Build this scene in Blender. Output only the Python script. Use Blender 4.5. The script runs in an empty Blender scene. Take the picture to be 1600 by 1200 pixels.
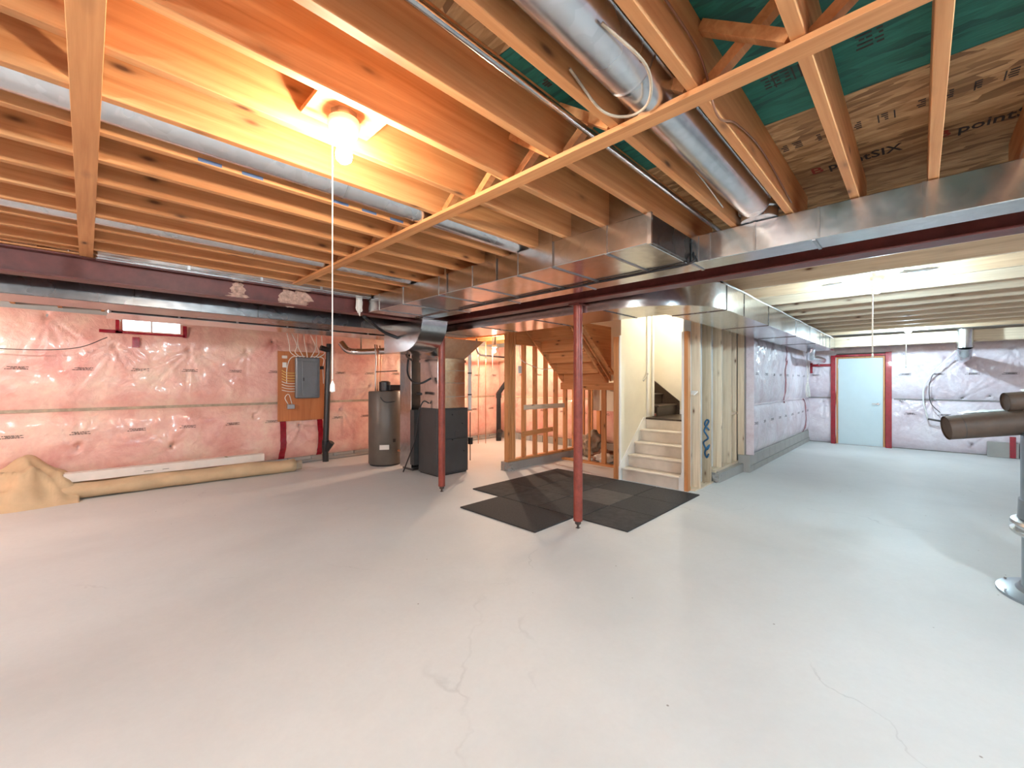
import bpy, bmesh, math, random
import numpy as np
from mathutils import Vector, Matrix, noise
random.seed(7)
S = bpy.context.scene
COL = S.collection
PI = math.pi
# ------------------------------------------------------------------ camera, world, exposure
H = 1.48                       # eye height; X runs to the right-hand vanishing point, Y to the left-hand one
cam = bpy.data.cameras.new('camera'); co = bpy.data.objects.new('camera', cam); COL.objects.link(co)
cam.sensor_width = 36; cam.lens = 36*651/1600; cam.clip_start = .05; cam.clip_end = 60
cam.shift_y = -3/1600
fw = Vector((.7145, .6997, 0))
co.location = (0, 0, H); co.rotation_euler = fw.to_track_quat('-Z', 'Y').to_euler()
S.camera = co
w = bpy.data.worlds.new('world'); S.world = w; w.use_nodes = True
w.node_tree.nodes['Background'].inputs[0].default_value = (.75, .85, 1, 1)
w.node_tree.nodes['Background'].inputs[1].default_value = .6
S.view_settings.view_transform = 'Standard'; S.view_settings.look = 'None'
S.view_settings.gamma = 1; S.view_settings.use_curve_mapping = False
S.view_settings.exposure = 0.86
S.cycles.max_bounces = 10; S.cycles.diffuse_bounces = 6; S.cycles.glossy_bounces = 5
# bulb: (x, y, z, colour, strength, cord end z or None, label)
BULBS = [
 (.70, 1.60, 2.370, (1, .85, .68), 720, 1.44, 'glowing bare bulb in white porcelain holder between the orange joists, long white pull cord'),
 (5.40, .30, 2.385, (.62, .86, 1), 1450, 1.72, 'glowing cool white bulb with pull cord on the pale joists behind the red beam'),
 (10.9, .16, 2.36, (.62, .86, 1), 2400, 1.75, 'glowing bulb nearest the white door, small in the distance'),
 (6.40, 6.82, 2.18, (1, .76, .55), 2400, 1.6, 'glowing bulb in the furnace corner beside the black drain pipe'),
 (-1.9, .996, 2.385, (.84, .97, 1), 3400, None, 'added unseen fill bulb at the ceiling behind the photographer'),  # rest of the list is unseen fill, added to brighten the room
 (1.6, -1.985, 2.40, (.68, .90, 1), 3800, None, 'added fill bulb at the ceiling out of view to the right'),
 (-1.66, 5.9, 2.42, (.98, .96, .92), 2400, None, 'added fill bulb at the ceiling out of view to the left'),
]
STAIR_BULB = (6.95, 2.85, 3.0, (1, .95, .88), 1000)

# ------------------------------------------------------------------ material helpers
def nodes(name):
    m = bpy.data.materials.new(name); m.use_nodes = True
    nt = m.node_tree; b = nt.nodes['Principled BSDF']
    return m, nt, b
def N(nt, t, **k):
    n = nt.nodes.new(t)
    for a, v in k.items():
        if a.startswith('i_'):
            n.inputs[a[2:].replace('_', ' ')].default_value = v
        else: setattr(n, a, v)
    return n
def ramp(nt, fac, stops):
    r = nt.nodes.new('ShaderNodeValToRGB'); e = r.color_ramp.elements
    while len(e) < len(stops): e.new(.5)
    for i, (p, c) in enumerate(stops):
        e[i].position = p; e[i].color = (*c, 1) if len(c) == 3 else c
    nt.links.new(fac, r.inputs[0]); return r.outputs[0]
def coords(nt, scale=(1, 1, 1), rnd=True, kind='Object'):
    tc = N(nt, 'ShaderNodeTexCoord'); mp = N(nt, 'ShaderNodeMapping')
    src = tc.outputs[kind]
    if rnd:
        oi = N(nt, 'ShaderNodeObjectInfo'); mul = N(nt, 'ShaderNodeVectorMath', operation='MULTIPLY_ADD')
        cx = N(nt, 'ShaderNodeCombineXYZ')
        for i, f in enumerate((37., 71., 53.)):
            mm = N(nt, 'ShaderNodeMath', operation='MULTIPLY'); mm.inputs[1].default_value = f
            nt.links.new(oi.outputs['Random'], mm.inputs[0]); nt.links.new(mm.outputs[0], cx.inputs[i])
        add = N(nt, 'ShaderNodeVectorMath', operation='ADD')
        nt.links.new(src, add.inputs[0]); nt.links.new(cx.outputs[0], add.inputs[1]); src = add.outputs[0]
    nt.links.new(src, mp.inputs[0]); mp.inputs['Scale'].default_value = scale
    return mp.outputs[0]
def mix(nt, fac, a, b, mode='MIX'):
    m = N(nt, 'ShaderNodeMix', data_type='RGBA', blend_type=mode)
    for s, v in ((0, fac), (6, a), (7, b)):
        if isinstance(v, bpy.types.NodeSocket): nt.links.new(v, m.inputs[s])
        elif isinstance(v, (tuple, list)): m.inputs[s].default_value = (*v, 1)
        else: m.inputs[s].default_value = v
    return m.outputs[2]
def bump(nt, b, h, strength=.3, dist=.01):
    bp = N(nt, 'ShaderNodeBump'); bp.inputs['Strength'].default_value = strength; bp.inputs['Distance'].default_value = dist
    nt.links.new(h, bp.inputs['Height']); nt.links.new(bp.outputs[0], b.inputs['Normal'])
def noise_tex(nt, vec, scale, detail=4, rough=.55, dist=0.):
    n = N(nt, 'ShaderNodeTexNoise'); n.inputs['Scale'].default_value = scale; n.inputs['Detail'].default_value = detail
    n.inputs['Roughness'].default_value = rough; n.inputs['Distortion'].default_value = dist
    nt.links.new(vec, n.inputs['Vector']); return n.outputs[0]

def wood(name, axis, c0, c1, knot=(.13, .045, .015), rough=.6, knots=True, grain=.8):
    m, nt, b = nodes(name)
    sc = [22, 22, 22]; sc['xyz'.index(axis)] = grain
    g = noise_tex(nt, coords(nt, sc), 1.6, 5, .6, .3)
    c = ramp(nt, g, [(.3, c0), (.7, c1)])
    sc2 = [1.2]*3; sc2['xyz'.index(axis)] = .35
    l = noise_tex(nt, coords(nt, sc2), 1.5, 2)
    c = mix(nt, ramp(nt, l, [(.35, (0, 0, 0)), (.7, (.35, .35, .35))]), c, tuple(x*.78 for x in c0))
    if knots:
        sk = [8.5]*3; sk['xyz'.index(axis)] = 3.1
        v = N(nt, 'ShaderNodeTexVoronoi'); v.inputs['Scale'].default_value = 1.0
        nt.links.new(coords(nt, sk), v.inputs['Vector'])
        k = ramp(nt, v.outputs['Distance'], [(.045, (1, 1, 1)), (.13, (.25, .25, .25)), (.24, (0, 0, 0))])
        c = mix(nt, k, c, knot)
    nt.links.new(c, b.inputs['Base Color']); b.inputs['Roughness'].default_value = rough
    bump(nt, b, g, .25, .004)
    return m
def plain(name, c, rough=.5, metal=0., var=.06, scale=6, bumpy=0., coat=0., rnd=True):
    m, nt, b = nodes(name)
    n = noise_tex(nt, coords(nt, (1, 1, 1), rnd), scale, 5, .6)
    col = ramp(nt, n, [(.3, tuple(max(0, x*(1-var)) for x in c)), (.7, tuple(min(1, x*(1+var)) for x in c))])
    nt.links.new(col, b.inputs['Base Color']); b.inputs['Roughness'].default_value = rough
    b.inputs['Metallic'].default_value = metal; b.inputs['Coat Weight'].default_value = coat
    if bumpy: bump(nt, b, n, bumpy, .01)
    return m
def emis(name, c, s):
    m, nt, b = nodes(name); b.inputs['Base Color'].default_value = (*c, 1)
    b.inputs['Emission Color'].default_value = (*c, 1); b.inputs['Emission Strength'].default_value = s
    return m

OR0, OR1 = (.52, .205, .065), (.74, .37, .155)  # spruce with the warm lamplight put into its base colour
PL0, PL1 = (.60, .46, .31), (.82, .69, .52)  # same spruce, with the cooler light put into its colour
W = {}
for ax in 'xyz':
    W['or'+ax] = wood('spruce_warm_lit_'+ax, ax, OR0, OR1)
    W['pl'+ax] = wood('spruce_cool_lit_'+ax, ax, PL0, PL1)
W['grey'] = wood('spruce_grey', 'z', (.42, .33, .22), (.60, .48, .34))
W['darkwood'] = wood('stained_oak', 'x', (.035, .022, .014), (.07, .045, .028), knots=False, rough=.35)
W['plywood'] = wood('plywood', 'z', (.47, .15, .045), (.60, .22, .075), knots=False)

def osb(name, c0, c1, dark):
    m, nt, b = nodes(name)
    v = N(nt, 'ShaderNodeTexVoronoi'); v.inputs['Scale'].default_value = 1
    nt.links.new(coords(nt, (38, 9, 20)), v.inputs['Vector'])
    sep = N(nt, 'ShaderNodeSeparateColor'); nt.links.new(v.outputs['Color'], sep.inputs[0])
    c = ramp(nt, sep.outputs[0], [(0, dark), (.35, c0), (1, c1)])
    n = noise_tex(nt, coords(nt, (60, 12, 30)), 1.3, 4)
    c = mix(nt, ramp(nt, n, [(.35, (0, 0, 0)), (.75, (.5, .5, .5))]), c, dark)
    nt.links.new(c, b.inputs['Base Color']); b.inputs['Roughness'].default_value = .7
    bump(nt, b, n, .3, .005); return m
W['osb'] = osb('oriented_strand_board', (.42, .24, .10), (.62, .40, .20), (.20, .10, .04))
W['green'] = osb('green_strand_board', (.012, .145, .105), (.022, .20, .15), (.006, .07, .055))

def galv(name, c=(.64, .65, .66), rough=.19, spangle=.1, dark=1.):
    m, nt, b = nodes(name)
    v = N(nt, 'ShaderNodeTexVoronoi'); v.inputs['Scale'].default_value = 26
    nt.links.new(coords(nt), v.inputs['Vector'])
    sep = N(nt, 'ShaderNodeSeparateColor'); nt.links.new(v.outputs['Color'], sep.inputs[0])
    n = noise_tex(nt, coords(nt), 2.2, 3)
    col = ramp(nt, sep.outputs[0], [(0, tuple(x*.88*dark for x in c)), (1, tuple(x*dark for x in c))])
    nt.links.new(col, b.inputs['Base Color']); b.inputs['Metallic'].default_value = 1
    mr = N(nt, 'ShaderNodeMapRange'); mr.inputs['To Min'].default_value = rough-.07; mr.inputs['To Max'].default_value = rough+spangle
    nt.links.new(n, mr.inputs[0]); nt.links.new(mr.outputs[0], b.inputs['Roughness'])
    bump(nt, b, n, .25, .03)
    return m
W['galv'] = galv('galvanised_sheet')
W['galvpipe'] = galv('galvanised_round_pipe', (.70, .72, .75), .24)
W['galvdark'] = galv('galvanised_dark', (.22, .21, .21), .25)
W['galvold'] = galv('galvanised_dusty', (.50, .50, .51), .34)
W['red'] = plain('red_oxide_paint', (.13, .032, .027), .42, 0, .3, 9, .15)
W['redpost'] = plain('red_oxide_post', (.27, .055, .038), .36, 0, .25, 14, .1)
W['foam'] = plain('spray_foam_residue', (.52, .33, .26), .85, 0, .35, 30, .8)
W['white'] = plain('white_paint', (.78, .77, .74), .5, 0, .03)
W['cream'] = plain('cream_wall_paint', (.74, .69, .56), .6, 0, .03)
W['steppaint'] = plain('worn_white_step_paint', (.68, .61, .52), .55, 0, .10, 5)
W['drywallback'] = plain('grey_board_paper', (.62, .62, .60), .8, 0, .12, 3)
W['porcelain'] = plain('porcelain', (.85, .84, .80), .25, coat=.5)
W['cord'] = plain('white_cord', (.85, .80, .72), .7)
W['wire'] = plain('white_cable', (.80, .76, .70), .5)
W['brownwire'] = plain('brown_cable', (.22, .09, .045), .5)
W['yellowwire'] = plain('yellow_cable', (.80, .55, .16), .5)
W['black'] = plain('black_plastic', (.018, .018, .020), .35)
W['rubber'] = plain('black_rubber', (.030, .030, .031), .8, 0, .4, 60, .3)
W['rubber2'] = plain('charcoal_rubber', (.042, .040, .039), .85, 0, .35, 12, .2)
W['rubber3'] = plain('grey_rubber', (.085, .080, .075), .85, 0, .2, 10, .2)
W['furnace'] = plain('dark_grey_enamel', (.050, .053, .056), .42, 0, .1)
W['tank'] = plain('brown_grey_enamel', (.115, .098, .082), .38, 0, .1)
W['panelgrey'] = plain('panel_grey_enamel', (.17, .19, .21), .35, .3, .08)
W['pvc'] = plain('white_pvc', (.76, .75, .72), .35)
W['copper'] = plain('copper', (.60, .27, .15), .35, .9)
W['carpet'] = plain('tan_carpet_backing', (.60, .44, .27), .9, 0, .12, 4, .3)
W['carton'] = plain('white_carton', (.76, .70, .64), .7, 0, .06)
W['doorp'] = plain('pale_blue_grey_door_paint', (.56, .66, .69), .45, 0, .02)
W['kraft'] = plain('brown_kraft_board', (.085, .056, .040), .6, 0, .2, 9, .2)
W['paper'] = plain('white_paper', (.80, .84, .83), .6)
W['tape'] = plain('red_sheathing_tape', (.30, .006, .018), .25, 0, .25, 20, .4, coat=.4)
W['ink'] = plain('black_ink', (.035, .025, .022), .7)
W['redink'] = plain('red_ink', (.35, .05, .03), .7)
W['blue'] = plain('blue_spray_paint', (.02, .10, .20), .6, 0, .4, 10)
W['bluechalk'] = plain('blue_lumber_crayon', (.10, .16, .30), .8)
W['bag'] = plain('beige_bag', (.42, .33, .24), .7, 0, .25, 12, .4)
W['whitebag'] = plain('white_bag', (.72, .66, .58), .6, 0, .1)
W['chrome'] = plain('satin_chrome', (.70, .70, .70), .25, 1)
W['steel'] = plain('painted_steel_tube', (.33, .37, .41), .28, .75, .1)
W['label'] = plain('paper_label', (.70, .66, .60), .5)
W['soil'] = plain('cable_dark', (.05, .04, .035), .5)

def insul(name, c0, c1, c2):
    m, nt, b = nodes(name)
    v = coords(nt, (1, 1, 1), False)
    n = noise_tex(nt, v, 1.7, 6, .62, .4); n2 = noise_tex(nt, v, 14, 5, .6)
    c = ramp(nt, n, [(.33, c0), (.5, c1), (.68, c2)])
    c = mix(nt, ramp(nt, n2, [(.45, (0, 0, 0)), (.8, (.35, .35, .35))]), c, tuple(x*.82 for x in c0))
    nt.links.new(c, b.inputs['Base Color']); b.inputs['Roughness'].default_value = .30
    b.inputs['Coat Weight'].default_value = .55; b.inputs['Coat Roughness'].default_value = .12
    n3 = noise_tex(nt, coords(nt, (1, 1, 1), False), 7, 6, .65, 1.2)
    bump(nt, b, n3, .35, .05); return m
W['pink'] = insul('pink_insulation_under_plastic', (.72, .32, .27), (.84, .50, .41), (.87, .64, .50))
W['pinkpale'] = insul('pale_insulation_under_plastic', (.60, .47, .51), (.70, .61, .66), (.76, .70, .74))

def concrete(name, c, var=.06, cracks=True):
    m, nt, b = nodes(name)
    v = coords(nt, (1, 1, 1), False)
    n = noise_tex(nt, v, .7, 6, .62, .3); n2 = noise_tex(nt, v, 30, 6, .7)
    col = ramp(nt, n, [(.3, tuple(x*(1-var*1.6) for x in c)), (.5, c), (.72, tuple(min(1, x*(1+var)) for x in c))])
    col = mix(nt, ramp(nt, n2, [(.3, (.0,)*3), (.75, (.22,)*3)]), col, tuple(x*.8 for x in c))
    if cracks:
        wv = N(nt, 'ShaderNodeTexVoronoi', feature='DISTANCE_TO_EDGE'); wv.inputs['Scale'].default_value = .42
        wn = N(nt, 'ShaderNodeTexNoise'); wn.inputs['Scale'].default_value = 2.2; wn.inputs['Detail'].default_value = 6
        nt.links.new(v, wn.inputs['Vector'])
        ad = N(nt, 'ShaderNodeVectorMath', operation='MULTIPLY_ADD'); ad.inputs[1].default_value = (.7, .7, 0)
        nt.links.new(wn.outputs['Color'], ad.inputs[0]); nt.links.new(v, ad.inputs[2]); nt.links.new(ad.outputs[0], wv.inputs['Vector'])
        cr = ramp(nt, wv.outputs['Distance'], [(.0, (1, 1, 1)), (.0035, (0, 0, 0))])
        gate = ramp(nt, noise_tex(nt, v, 1.1, 2), [(.50, (0, 0, 0)), (.66, (.42,)*3)])
        f = mix(nt, 1., cr, gate, 'MULTIPLY')
        col = mix(nt, f, col, tuple(x*.55 for x in c))
        sp = N(nt, 'ShaderNodeTexVoronoi'); sp.inputs['Scale'].default_value = 4.5; nt.links.new(v, sp.inputs['Vector'])
        col = mix(nt, ramp(nt, sp.outputs['Distance'], [(.018, (.75,)*3), (.032, (0, 0, 0))]), col, (.16, .12, .10))
    nt.links.new(col, b.inputs['Base Color']); b.inputs['Roughness'].default_value = .55
    bump(nt, b, n2, .12, .004); return m
W['floor'] = concrete('concrete_floor', (.665, .68, .675))
W['block'] = concrete('concrete_block', (.36, .345, .32), .15, False)
W['curb'] = concrete('rough_concrete', (.30, .28, .26), .2, False)
W['mortar'] = concrete('mortar', (.22, .21, .20), .1, False)

# ------------------------------------------------------------------ mesh helpers (authored in world coordinates)
def origin_of(o):
    l = Vector(o.location)
    while o.parent: o = o.parent; l += Vector(o.location)
    return l
def mk(name, bm, mat, parent=None, smooth=False):
    if not isinstance(bm, bmesh.types.BMesh): raise TypeError
    vs = [v.co for v in bm.verts]
    lo = Vector([min(v[i] for v in vs) for i in range(3)]); hi = Vector([max(v[i] for v in vs) for i in range(3)])
    c = (lo+hi)/2
    if parent is None: c.z = lo.z
    for v in bm.verts: v.co -= c
    me = bpy.data.meshes.new(name); bm.to_mesh(me); bm.free()
    if smooth:
        for p in me.polygons: p.use_smooth = True
        if smooth == 'auto':
            me.set_sharp_from_angle(angle=.7)
    me.materials.append(mat)
    o = bpy.data.objects.new(name, me); COL.objects.link(o)
    if parent is not None:
        o.parent = parent; o.location = c - origin_of(parent)
    else: o.location = c
    return o
def tag(o, label=None, cat=None, group=None, kind=None):
    if label: o['label'] = label
    if cat: o['category'] = cat
    if group: o['group'] = group
    if kind: o['kind'] = kind
    return o
def thing(name, label, cat, loc, group=None):
    o = bpy.data.objects.new(name, None); COL.objects.link(o); o.location = loc; o.empty_display_size = .1
    return tag(o, label, cat, group)
def struct(name, loc=(0, 0, 0)):
    o = bpy.data.objects.new(name, None); COL.objects.link(o); o.location = loc; o['kind'] = 'structure'
    o.empty_display_size = .1; return o
def BM(): return bmesh.new()
def abox(bm, x0, x1, y0, y1, z0, z1, bev=0):
    r = bmesh.ops.create_cube(bm, size=1)
    vs = r['verts']
    for v in vs:
        v.co = Vector((x0+(v.co.x+.5)*(x1-x0), y0+(v.co.y+.5)*(y1-y0), z0+(v.co.z+.5)*(z1-z0)))
    if bev:
        es = {e for v in vs for e in v.link_edges}
        bmesh.ops.bevel(bm, geom=list(es), offset=bev, segments=1, affect='EDGES')
    return bm
def box(*a, bev=0): return abox(BM(), *a, bev=bev)
def aquadbox(bm, P, Q, width, thick, up=Vector((0, 0, 1)), bev=0):
    """a bar from P to Q"""
    P, Q = Vector(P), Vector(Q); d = Q-P; L = d.length; d.normalize()
    s = d.cross(up)
    if s.length < 1e-4: s = Vector((1, 0, 0))
    s.normalize(); u = s.cross(d)
    r = bmesh.ops.create_cube(bm, size=1)
    for v in r['verts']:
        v.co = P + d*((v.co.x+.5)*L) + s*(v.co.y*width) + u*(v.co.z*thick)
    return bm
def bar(P, Q, width, thick, up=Vector((0, 0, 1))): return aquadbox(BM(), P, Q, width, thick, up)
def atube(bm, pts, r, n=12, caps=True):
    pts = [Vector(p) for p in pts]; rs = r if isinstance(r, (list, tuple)) else [r]*len(pts)
    rings = []; u = None
    for i, p in enumerate(pts):
        if i == 0: t = pts[1]-p
        elif i == len(pts)-1: t = p-pts[i-1]
        else: t = (pts[i+1]-p).normalized() + (p-pts[i-1]).normalized()
        t.normalize()
        if u is None:
            u = t.cross(Vector((0, 0, 1)))
            if u.length < .01: u = t.cross(Vector((1, 0, 0)))
        else: u = u - t*u.dot(t)
        u.normalize(); v = t.cross(u)
        rings.append([bm.verts.new(p + (u*math.cos(2*PI*k/n) + v*math.sin(2*PI*k/n))*rs[i]) for k in range(n)])
    for a, b in zip(rings, rings[1:]):
        for k in range(n): bm.faces.new((a[k], a[(k+1) % n], b[(k+1) % n], b[k]))
    if caps:
        bm.faces.new(rings[0][::-1]); bm.faces.new(rings[-1])
    bmesh.ops.recalc_face_normals(bm, faces=bm.faces[:])
    return bm
def tube(pts, r, n=12, caps=True): return atube(BM(), pts, r, n, caps)
def lathe(cx, cy, prof, n=24):
    """prof: list of (radius, z)"""
    bm = BM(); rings = []
    for r, z in prof:
        if r < 1e-5: rings.append([bm.verts.new((cx, cy, z))])
        else: rings.append([bm.verts.new((cx+r*math.cos(2*PI*k/n), cy+r*math.sin(2*PI*k/n), z)) for k in range(n)])
    for a, b in zip(rings, rings[1:]):
        for k in range(n):
            k2 = (k+1) % n
            if len(a) == 1: bm.faces.new((a[0], b[k2], b[k]))
            elif len(b) == 1: bm.faces.new((a[k], a[k2], b[0]))
            else: bm.faces.new((a[k], a[k2], b[k2], b[k]))
    bmesh.ops.recalc_face_normals(bm, faces=bm.faces[:]); return bm
def prism(poly, lo, hi, axis='z'):
    """extrude a 2-D polygon; axis z: (x,y); axis x: (y,z); axis y: (x,z)"""
    bm = BM()
    f = {'z': lambda p, h: (p[0], p[1], h), 'x': lambda p, h: (h, p[0], p[1]), 'y': lambda p, h: (p[0], h, p[1])}[axis]
    a = [bm.verts.new(f(p, lo)) for p in poly]; b = [bm.verts.new(f(p, hi)) for p in poly]
    n = len(poly)
    bm.faces.new(a); bm.faces.new(b[::-1])
    for i in range(n): bm.faces.new((a[i], b[i], b[(i+1) % n], a[(i+1) % n]))
    bmesh.ops.recalc_face_normals(bm, faces=bm.faces[:]); return bm
def loft(A, B):
    """two corner loops joined"""
    bm = BM(); a = [bm.verts.new(p) for p in A]; b = [bm.verts.new(p) for p in B]; n = len(A)
    bm.faces.new(a); bm.faces.new(b[::-1])
    for i in range(n): bm.faces.new((a[i], b[i], b[(i+1) % n], a[(i+1) % n]))
    bmesh.ops.recalc_face_normals(bm, faces=bm.faces[:]); return bm
def curve(pts, n=8):
    pts = [Vector(p) for p in pts]; out = []
    P = [pts[0]*2-pts[1]] + pts + [pts[-1]*2-pts[-2]]
    for i in range(1, len(P)-2):
        p0, p1, p2, p3 = P[i-1:i+3]
        for k in range(n):
            t = k/n
            out.append(.5*((2*p1)+(p2-p0)*t+(2*p0-5*p1+4*p2-p3)*t*t+(-p0+3*p1-3*p2+p3)*t**3))
    out.append(pts[-1]); return out
def text_mesh(name, body, size, mat, parent, origin, xdir, ydir, off=0, align='LEFT', sx=1.):
    c = bpy.data.curves.new(name, 'FONT'); c.body = body; c.size = size; c.align_x = align; c.align_y = 'CENTER'
    c.extrude = .0006; c.offset = off; c.resolution_u = 2
    t = bpy.data.objects.new('tmp', c); COL.objects.link(t)
    dg = bpy.context.evaluated_depsgraph_get(); dg.update()
    me = bpy.data.meshes.new_from_object(t.evaluated_get(dg)); bpy.data.objects.remove(t); bpy.data.curves.remove(c)
    xd = Vector(xdir).normalized(); yd = Vector(ydir).normalized(); zd = xd.cross(yd)
    bm = BM(); bm.from_mesh(me); bpy.data.meshes.remove(me)
    for v in bm.verts: v.co = Vector(origin) + xd*v.co.x*sx + yd*v.co.y + zd*v.co.z
    return mk(name, bm, mat, parent)
def dup(o, delta, parent):
    c = o.copy(); COL.objects.link(c); c.parent = parent; c.location = Vector(o.location)+Vector(delta); return c

# ------------------------------------------------------------------ the setting: floor and walls
XW, XE, YS, YN = -3.2, 12.72, -3.0, 8.22        # room box
JB, JT = 2.47, 2.705                            # joist bottom and top
f = mk('floor', box(XW-.1, XE+.2, YS-.1, YN+.2, -.12, 0), W['floor']); f['kind'] = 'structure'

def insulated(name, p0, p1, nrm, zlo, zhi, seam, mat, res=.028, anchors=(), amp=.055, seed=0, holes=(), seams2=()):
    """plastic-covered insulation between p0 and p1 (xy), bulging along nrm"""
    p0, p1, nrm = Vector(p0), Vector(p1), Vector(nrm); L = (p1-p0).length
    nu, nv = max(2, int(L/res)), max(2, int((zhi-zlo)/res))
    U = np.linspace(0, L, nu+1); V = np.linspace(zlo, zhi, nv+1)
    uu, vv = np.meshgrid(U, V, indexing='ij')
    s = np.where(vv < seam, (vv-zlo)/(seam-zlo), (vv-seam)/(zhi-seam))
    D = amp*(1-np.abs(2*s-1)**4)
    # studs behind: shallow vertical dips every 0.6 m
    D += .010*np.abs(np.sin(PI*(uu+seed)/.61))**.5 * (1-np.abs(2*s-1)**6)
    nz = np.zeros_like(uu)
    for i in range(nu+1):
        for j in range(nv+1):
            x, z = U[i], V[j]
            nz[i, j] = .018*noise.noise((x*1.3+seed, z*1.7, seed)) + .012*(1-abs(noise.noise((x*2.6+z*.8, z*3.1-x*.7+seed, 3.)))*2) + .005*(1-abs(noise.noise((x*7+z*3, z*6-x*2, seed+9.)))*2)
    D += nz*(1-np.abs(2*s-1)**8)
    rr = random.Random(seed*17+3)
    for (au, av, k, a0, a1, ln) in anchors:
        for q in range(k):
            an = math.radians(a0+(a1-a0)*(q+.5)/k + rr.uniform(-6, 6)); ll = ln*rr.uniform(.6, 1.15)
            du, dv = uu-au, vv-av
            t = du*math.cos(an)+dv*math.sin(an); pr = -du*math.sin(an)+dv*math.cos(an)
            wd = .012+.02*np.clip(t/ll, 0, 1)
            fall = np.where((t > -.02) & (t < ll), 1-np.clip(t/ll, 0, 1), 0)
            D += fall*(.022*np.exp(-((pr-.02)/wd)**2) - .026*np.exp(-(pr/wd)**2))
        D -= .035*np.exp(-((uu-au)**2+(vv-av)**2)/.05**2)
    d = (p1-p0)/L
    bm = BM(); G = [[None]*(nv+1) for _ in range(nu+1)]
    for i in range(nu+1):
        for j in range(nv+1):
            q = p0 + d*U[i] + nrm*float(D[i, j]); G[i][j] = bm.verts.new((q.x, q.y, V[j]))
    flip = (Vector((d.x, d.y, 0)).cross(Vector((0, 0, 1)))).dot(Vector((nrm.x, nrm.y, 0))) < 0
    for i in range(nu):
        for j in range(nv):
            um, vm = (U[i]+U[i+1])/2, (V[j]+V[j+1])/2
            if any(h[0] < um < h[1] and h[2] < vm < h[3] for h in holes): continue
            q = (G[i][j], G[i+1][j], G[i+1][j+1], G[i][j+1])
            bm.faces.new(q[::-1] if flip else q)
    def surf(u, v):
        i = min(nu, max(0, int(round(u/L*nu)))); j = min(nv, max(0, int(round((v-zlo)/(zhi-zlo)*nv))))
        return float(D[i, j])
    return bm, surf
def marks(parent, p0, p1, nrm, surf, rows, step, seed, name='printed_mark', h=1., skip=None):
    """faint lines of unreadable print on the plastic"""
    p0, p1, nrm = Vector(p0), Vector(p1), Vector(nrm); L = (p1-p0).length; d = (p1-p0)/L
    rr = random.Random(seed)
    for z, ph in rows:
        u = ph
        while u < L-.25:
            if skip and skip[0] < u < skip[1]: u = skip[1]
            bm = BM()
            for k, (w0, w1) in enumerate(((.02, .20), (.05, .17), (.0, .20))):
                x = w0
                while x < w1:
                    l = rr.uniform(.008, .03); x2 = min(w1, x+l)
                    zz = z-.014*k*h
                    A = p0+d*(u+x)+nrm*(surf(u+x, zz)+.004); B = p0+d*(u+x2)+nrm*(surf(u+x2, zz)+.004)
                    vs = [bm.verts.new((A.x, A.y, zz)), bm.verts.new((B.x, B.y, zz)), bm.verts.new((B.x, B.y, zz+.008*h)), bm.verts.new((A.x, A.y, zz+.008*h))]
                    bm.faces.new(vs); x = x2+rr.uniform(.002, .008)
            mk(name, bm, W['ink'], parent)
            u += step*rr.uniform(.97, 1.03)
def backing(name, x0, x1, y0, y1, z0=0, z1=JT, mat=None):
    o = mk(name, box(x0, x1, y0, y1, z0, z1), mat or W['block']); o['kind'] = 'structure'; return o
def ribbon(parent, name, p0, p1, nrm, surf, u0, u1, z0, z1, mat, off=.006, n=14, wob=.0, seed=1):
    """tape laid on the plastic, either tall (u0..u1 narrow) or long"""
    p0, p1, nrm = Vector(p0), Vector(p1), Vector(nrm); L = (p1-p0).length; d = (p1-p0)/L
    bm = BM(); rows = []; rr = random.Random(seed); tall = (z1-z0) > (u1-u0)
    for k in range(n+1):
        t = k/n; o = wob*math.sin(t*4+seed)+rr.uniform(-1, 1)*.004
        if tall: pr = [(u0+o, z0+(z1-z0)*t), (u1+o, z0+(z1-z0)*t)]
        else: pr = [(u0+(u1-u0)*t, z0+o), (u0+(u1-u0)*t, z1+o)]
        r = []
        for (u, z) in pr:
            q = p0+d*u+nrm*(surf(u, z)+off); r.append(bm.verts.new((q.x, q.y, z)))
            q = p0+d*u+nrm*(surf(u, z)+off-.004); r.append(bm.verts.new((q.x, q.y, z)))
        rows.append(r)
    for a, b in zip(rows, rows[1:]):
        bm.faces.new((a[0], a[2], b[2], b[0])); bm.faces.new((a[1], b[1], b[3], a[3]))
        bm.faces.new((a[0], b[0], b[1], a[1])); bm.faces.new((a[2], a[3], b[3], b[2]))
    bmesh.ops.recalc_face_normals(bm, faces=bm.faces[:])
    return mk(name, bm, mat, parent)

# left-hand foundation wall (y = YN), seen from x -1 to 7.8
wl = backing('wall_left', XW, 7.95, YN, YN+.2)
A0, A1, An = (XW, YN-.02), (7.80, YN-.02), (0, -1)
anch = [(3.2+.28, 1.98, 5, 195, 330, .9), (3.2+1.12, 1.98, 6, 200, 350, 1.2), (3.2-.35, 2.36, 4, 230, 330, 1.1), (3.2+1.9, 2.0, 4, 200, 320, .6),
        (3.2+2.75, .70, 8, 190, 350, .55), (3.2+3.5, .95, 5, 200, 340, .7), (3.2+4.1, 1.4, 5, 100, 260, .6), (3.2+2.3, 2.2, 5, 200, 330, .5), (3.2+.9, .5, 6, 30, 150, .5),
        (3.2-.1, .6, 5, 40, 140, .6), (3.2+5.6, 1.6, 5, 60, 300, .7), (3.2+6.6, .7, 5, 60, 160, .6), (3.2+3.3, 2.1, 5, 200, 340, .5), (3.2+2.0, .9, 5, 20, 160, .5)]
bm, sl = insulated('ins', A0, A1, An, .10, 2.42, 1.10, W['pink'], anchors=anch, seed=1, holes=[(3.2+.36, 3.2+1.0, 2.23, 2.40)])
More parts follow.
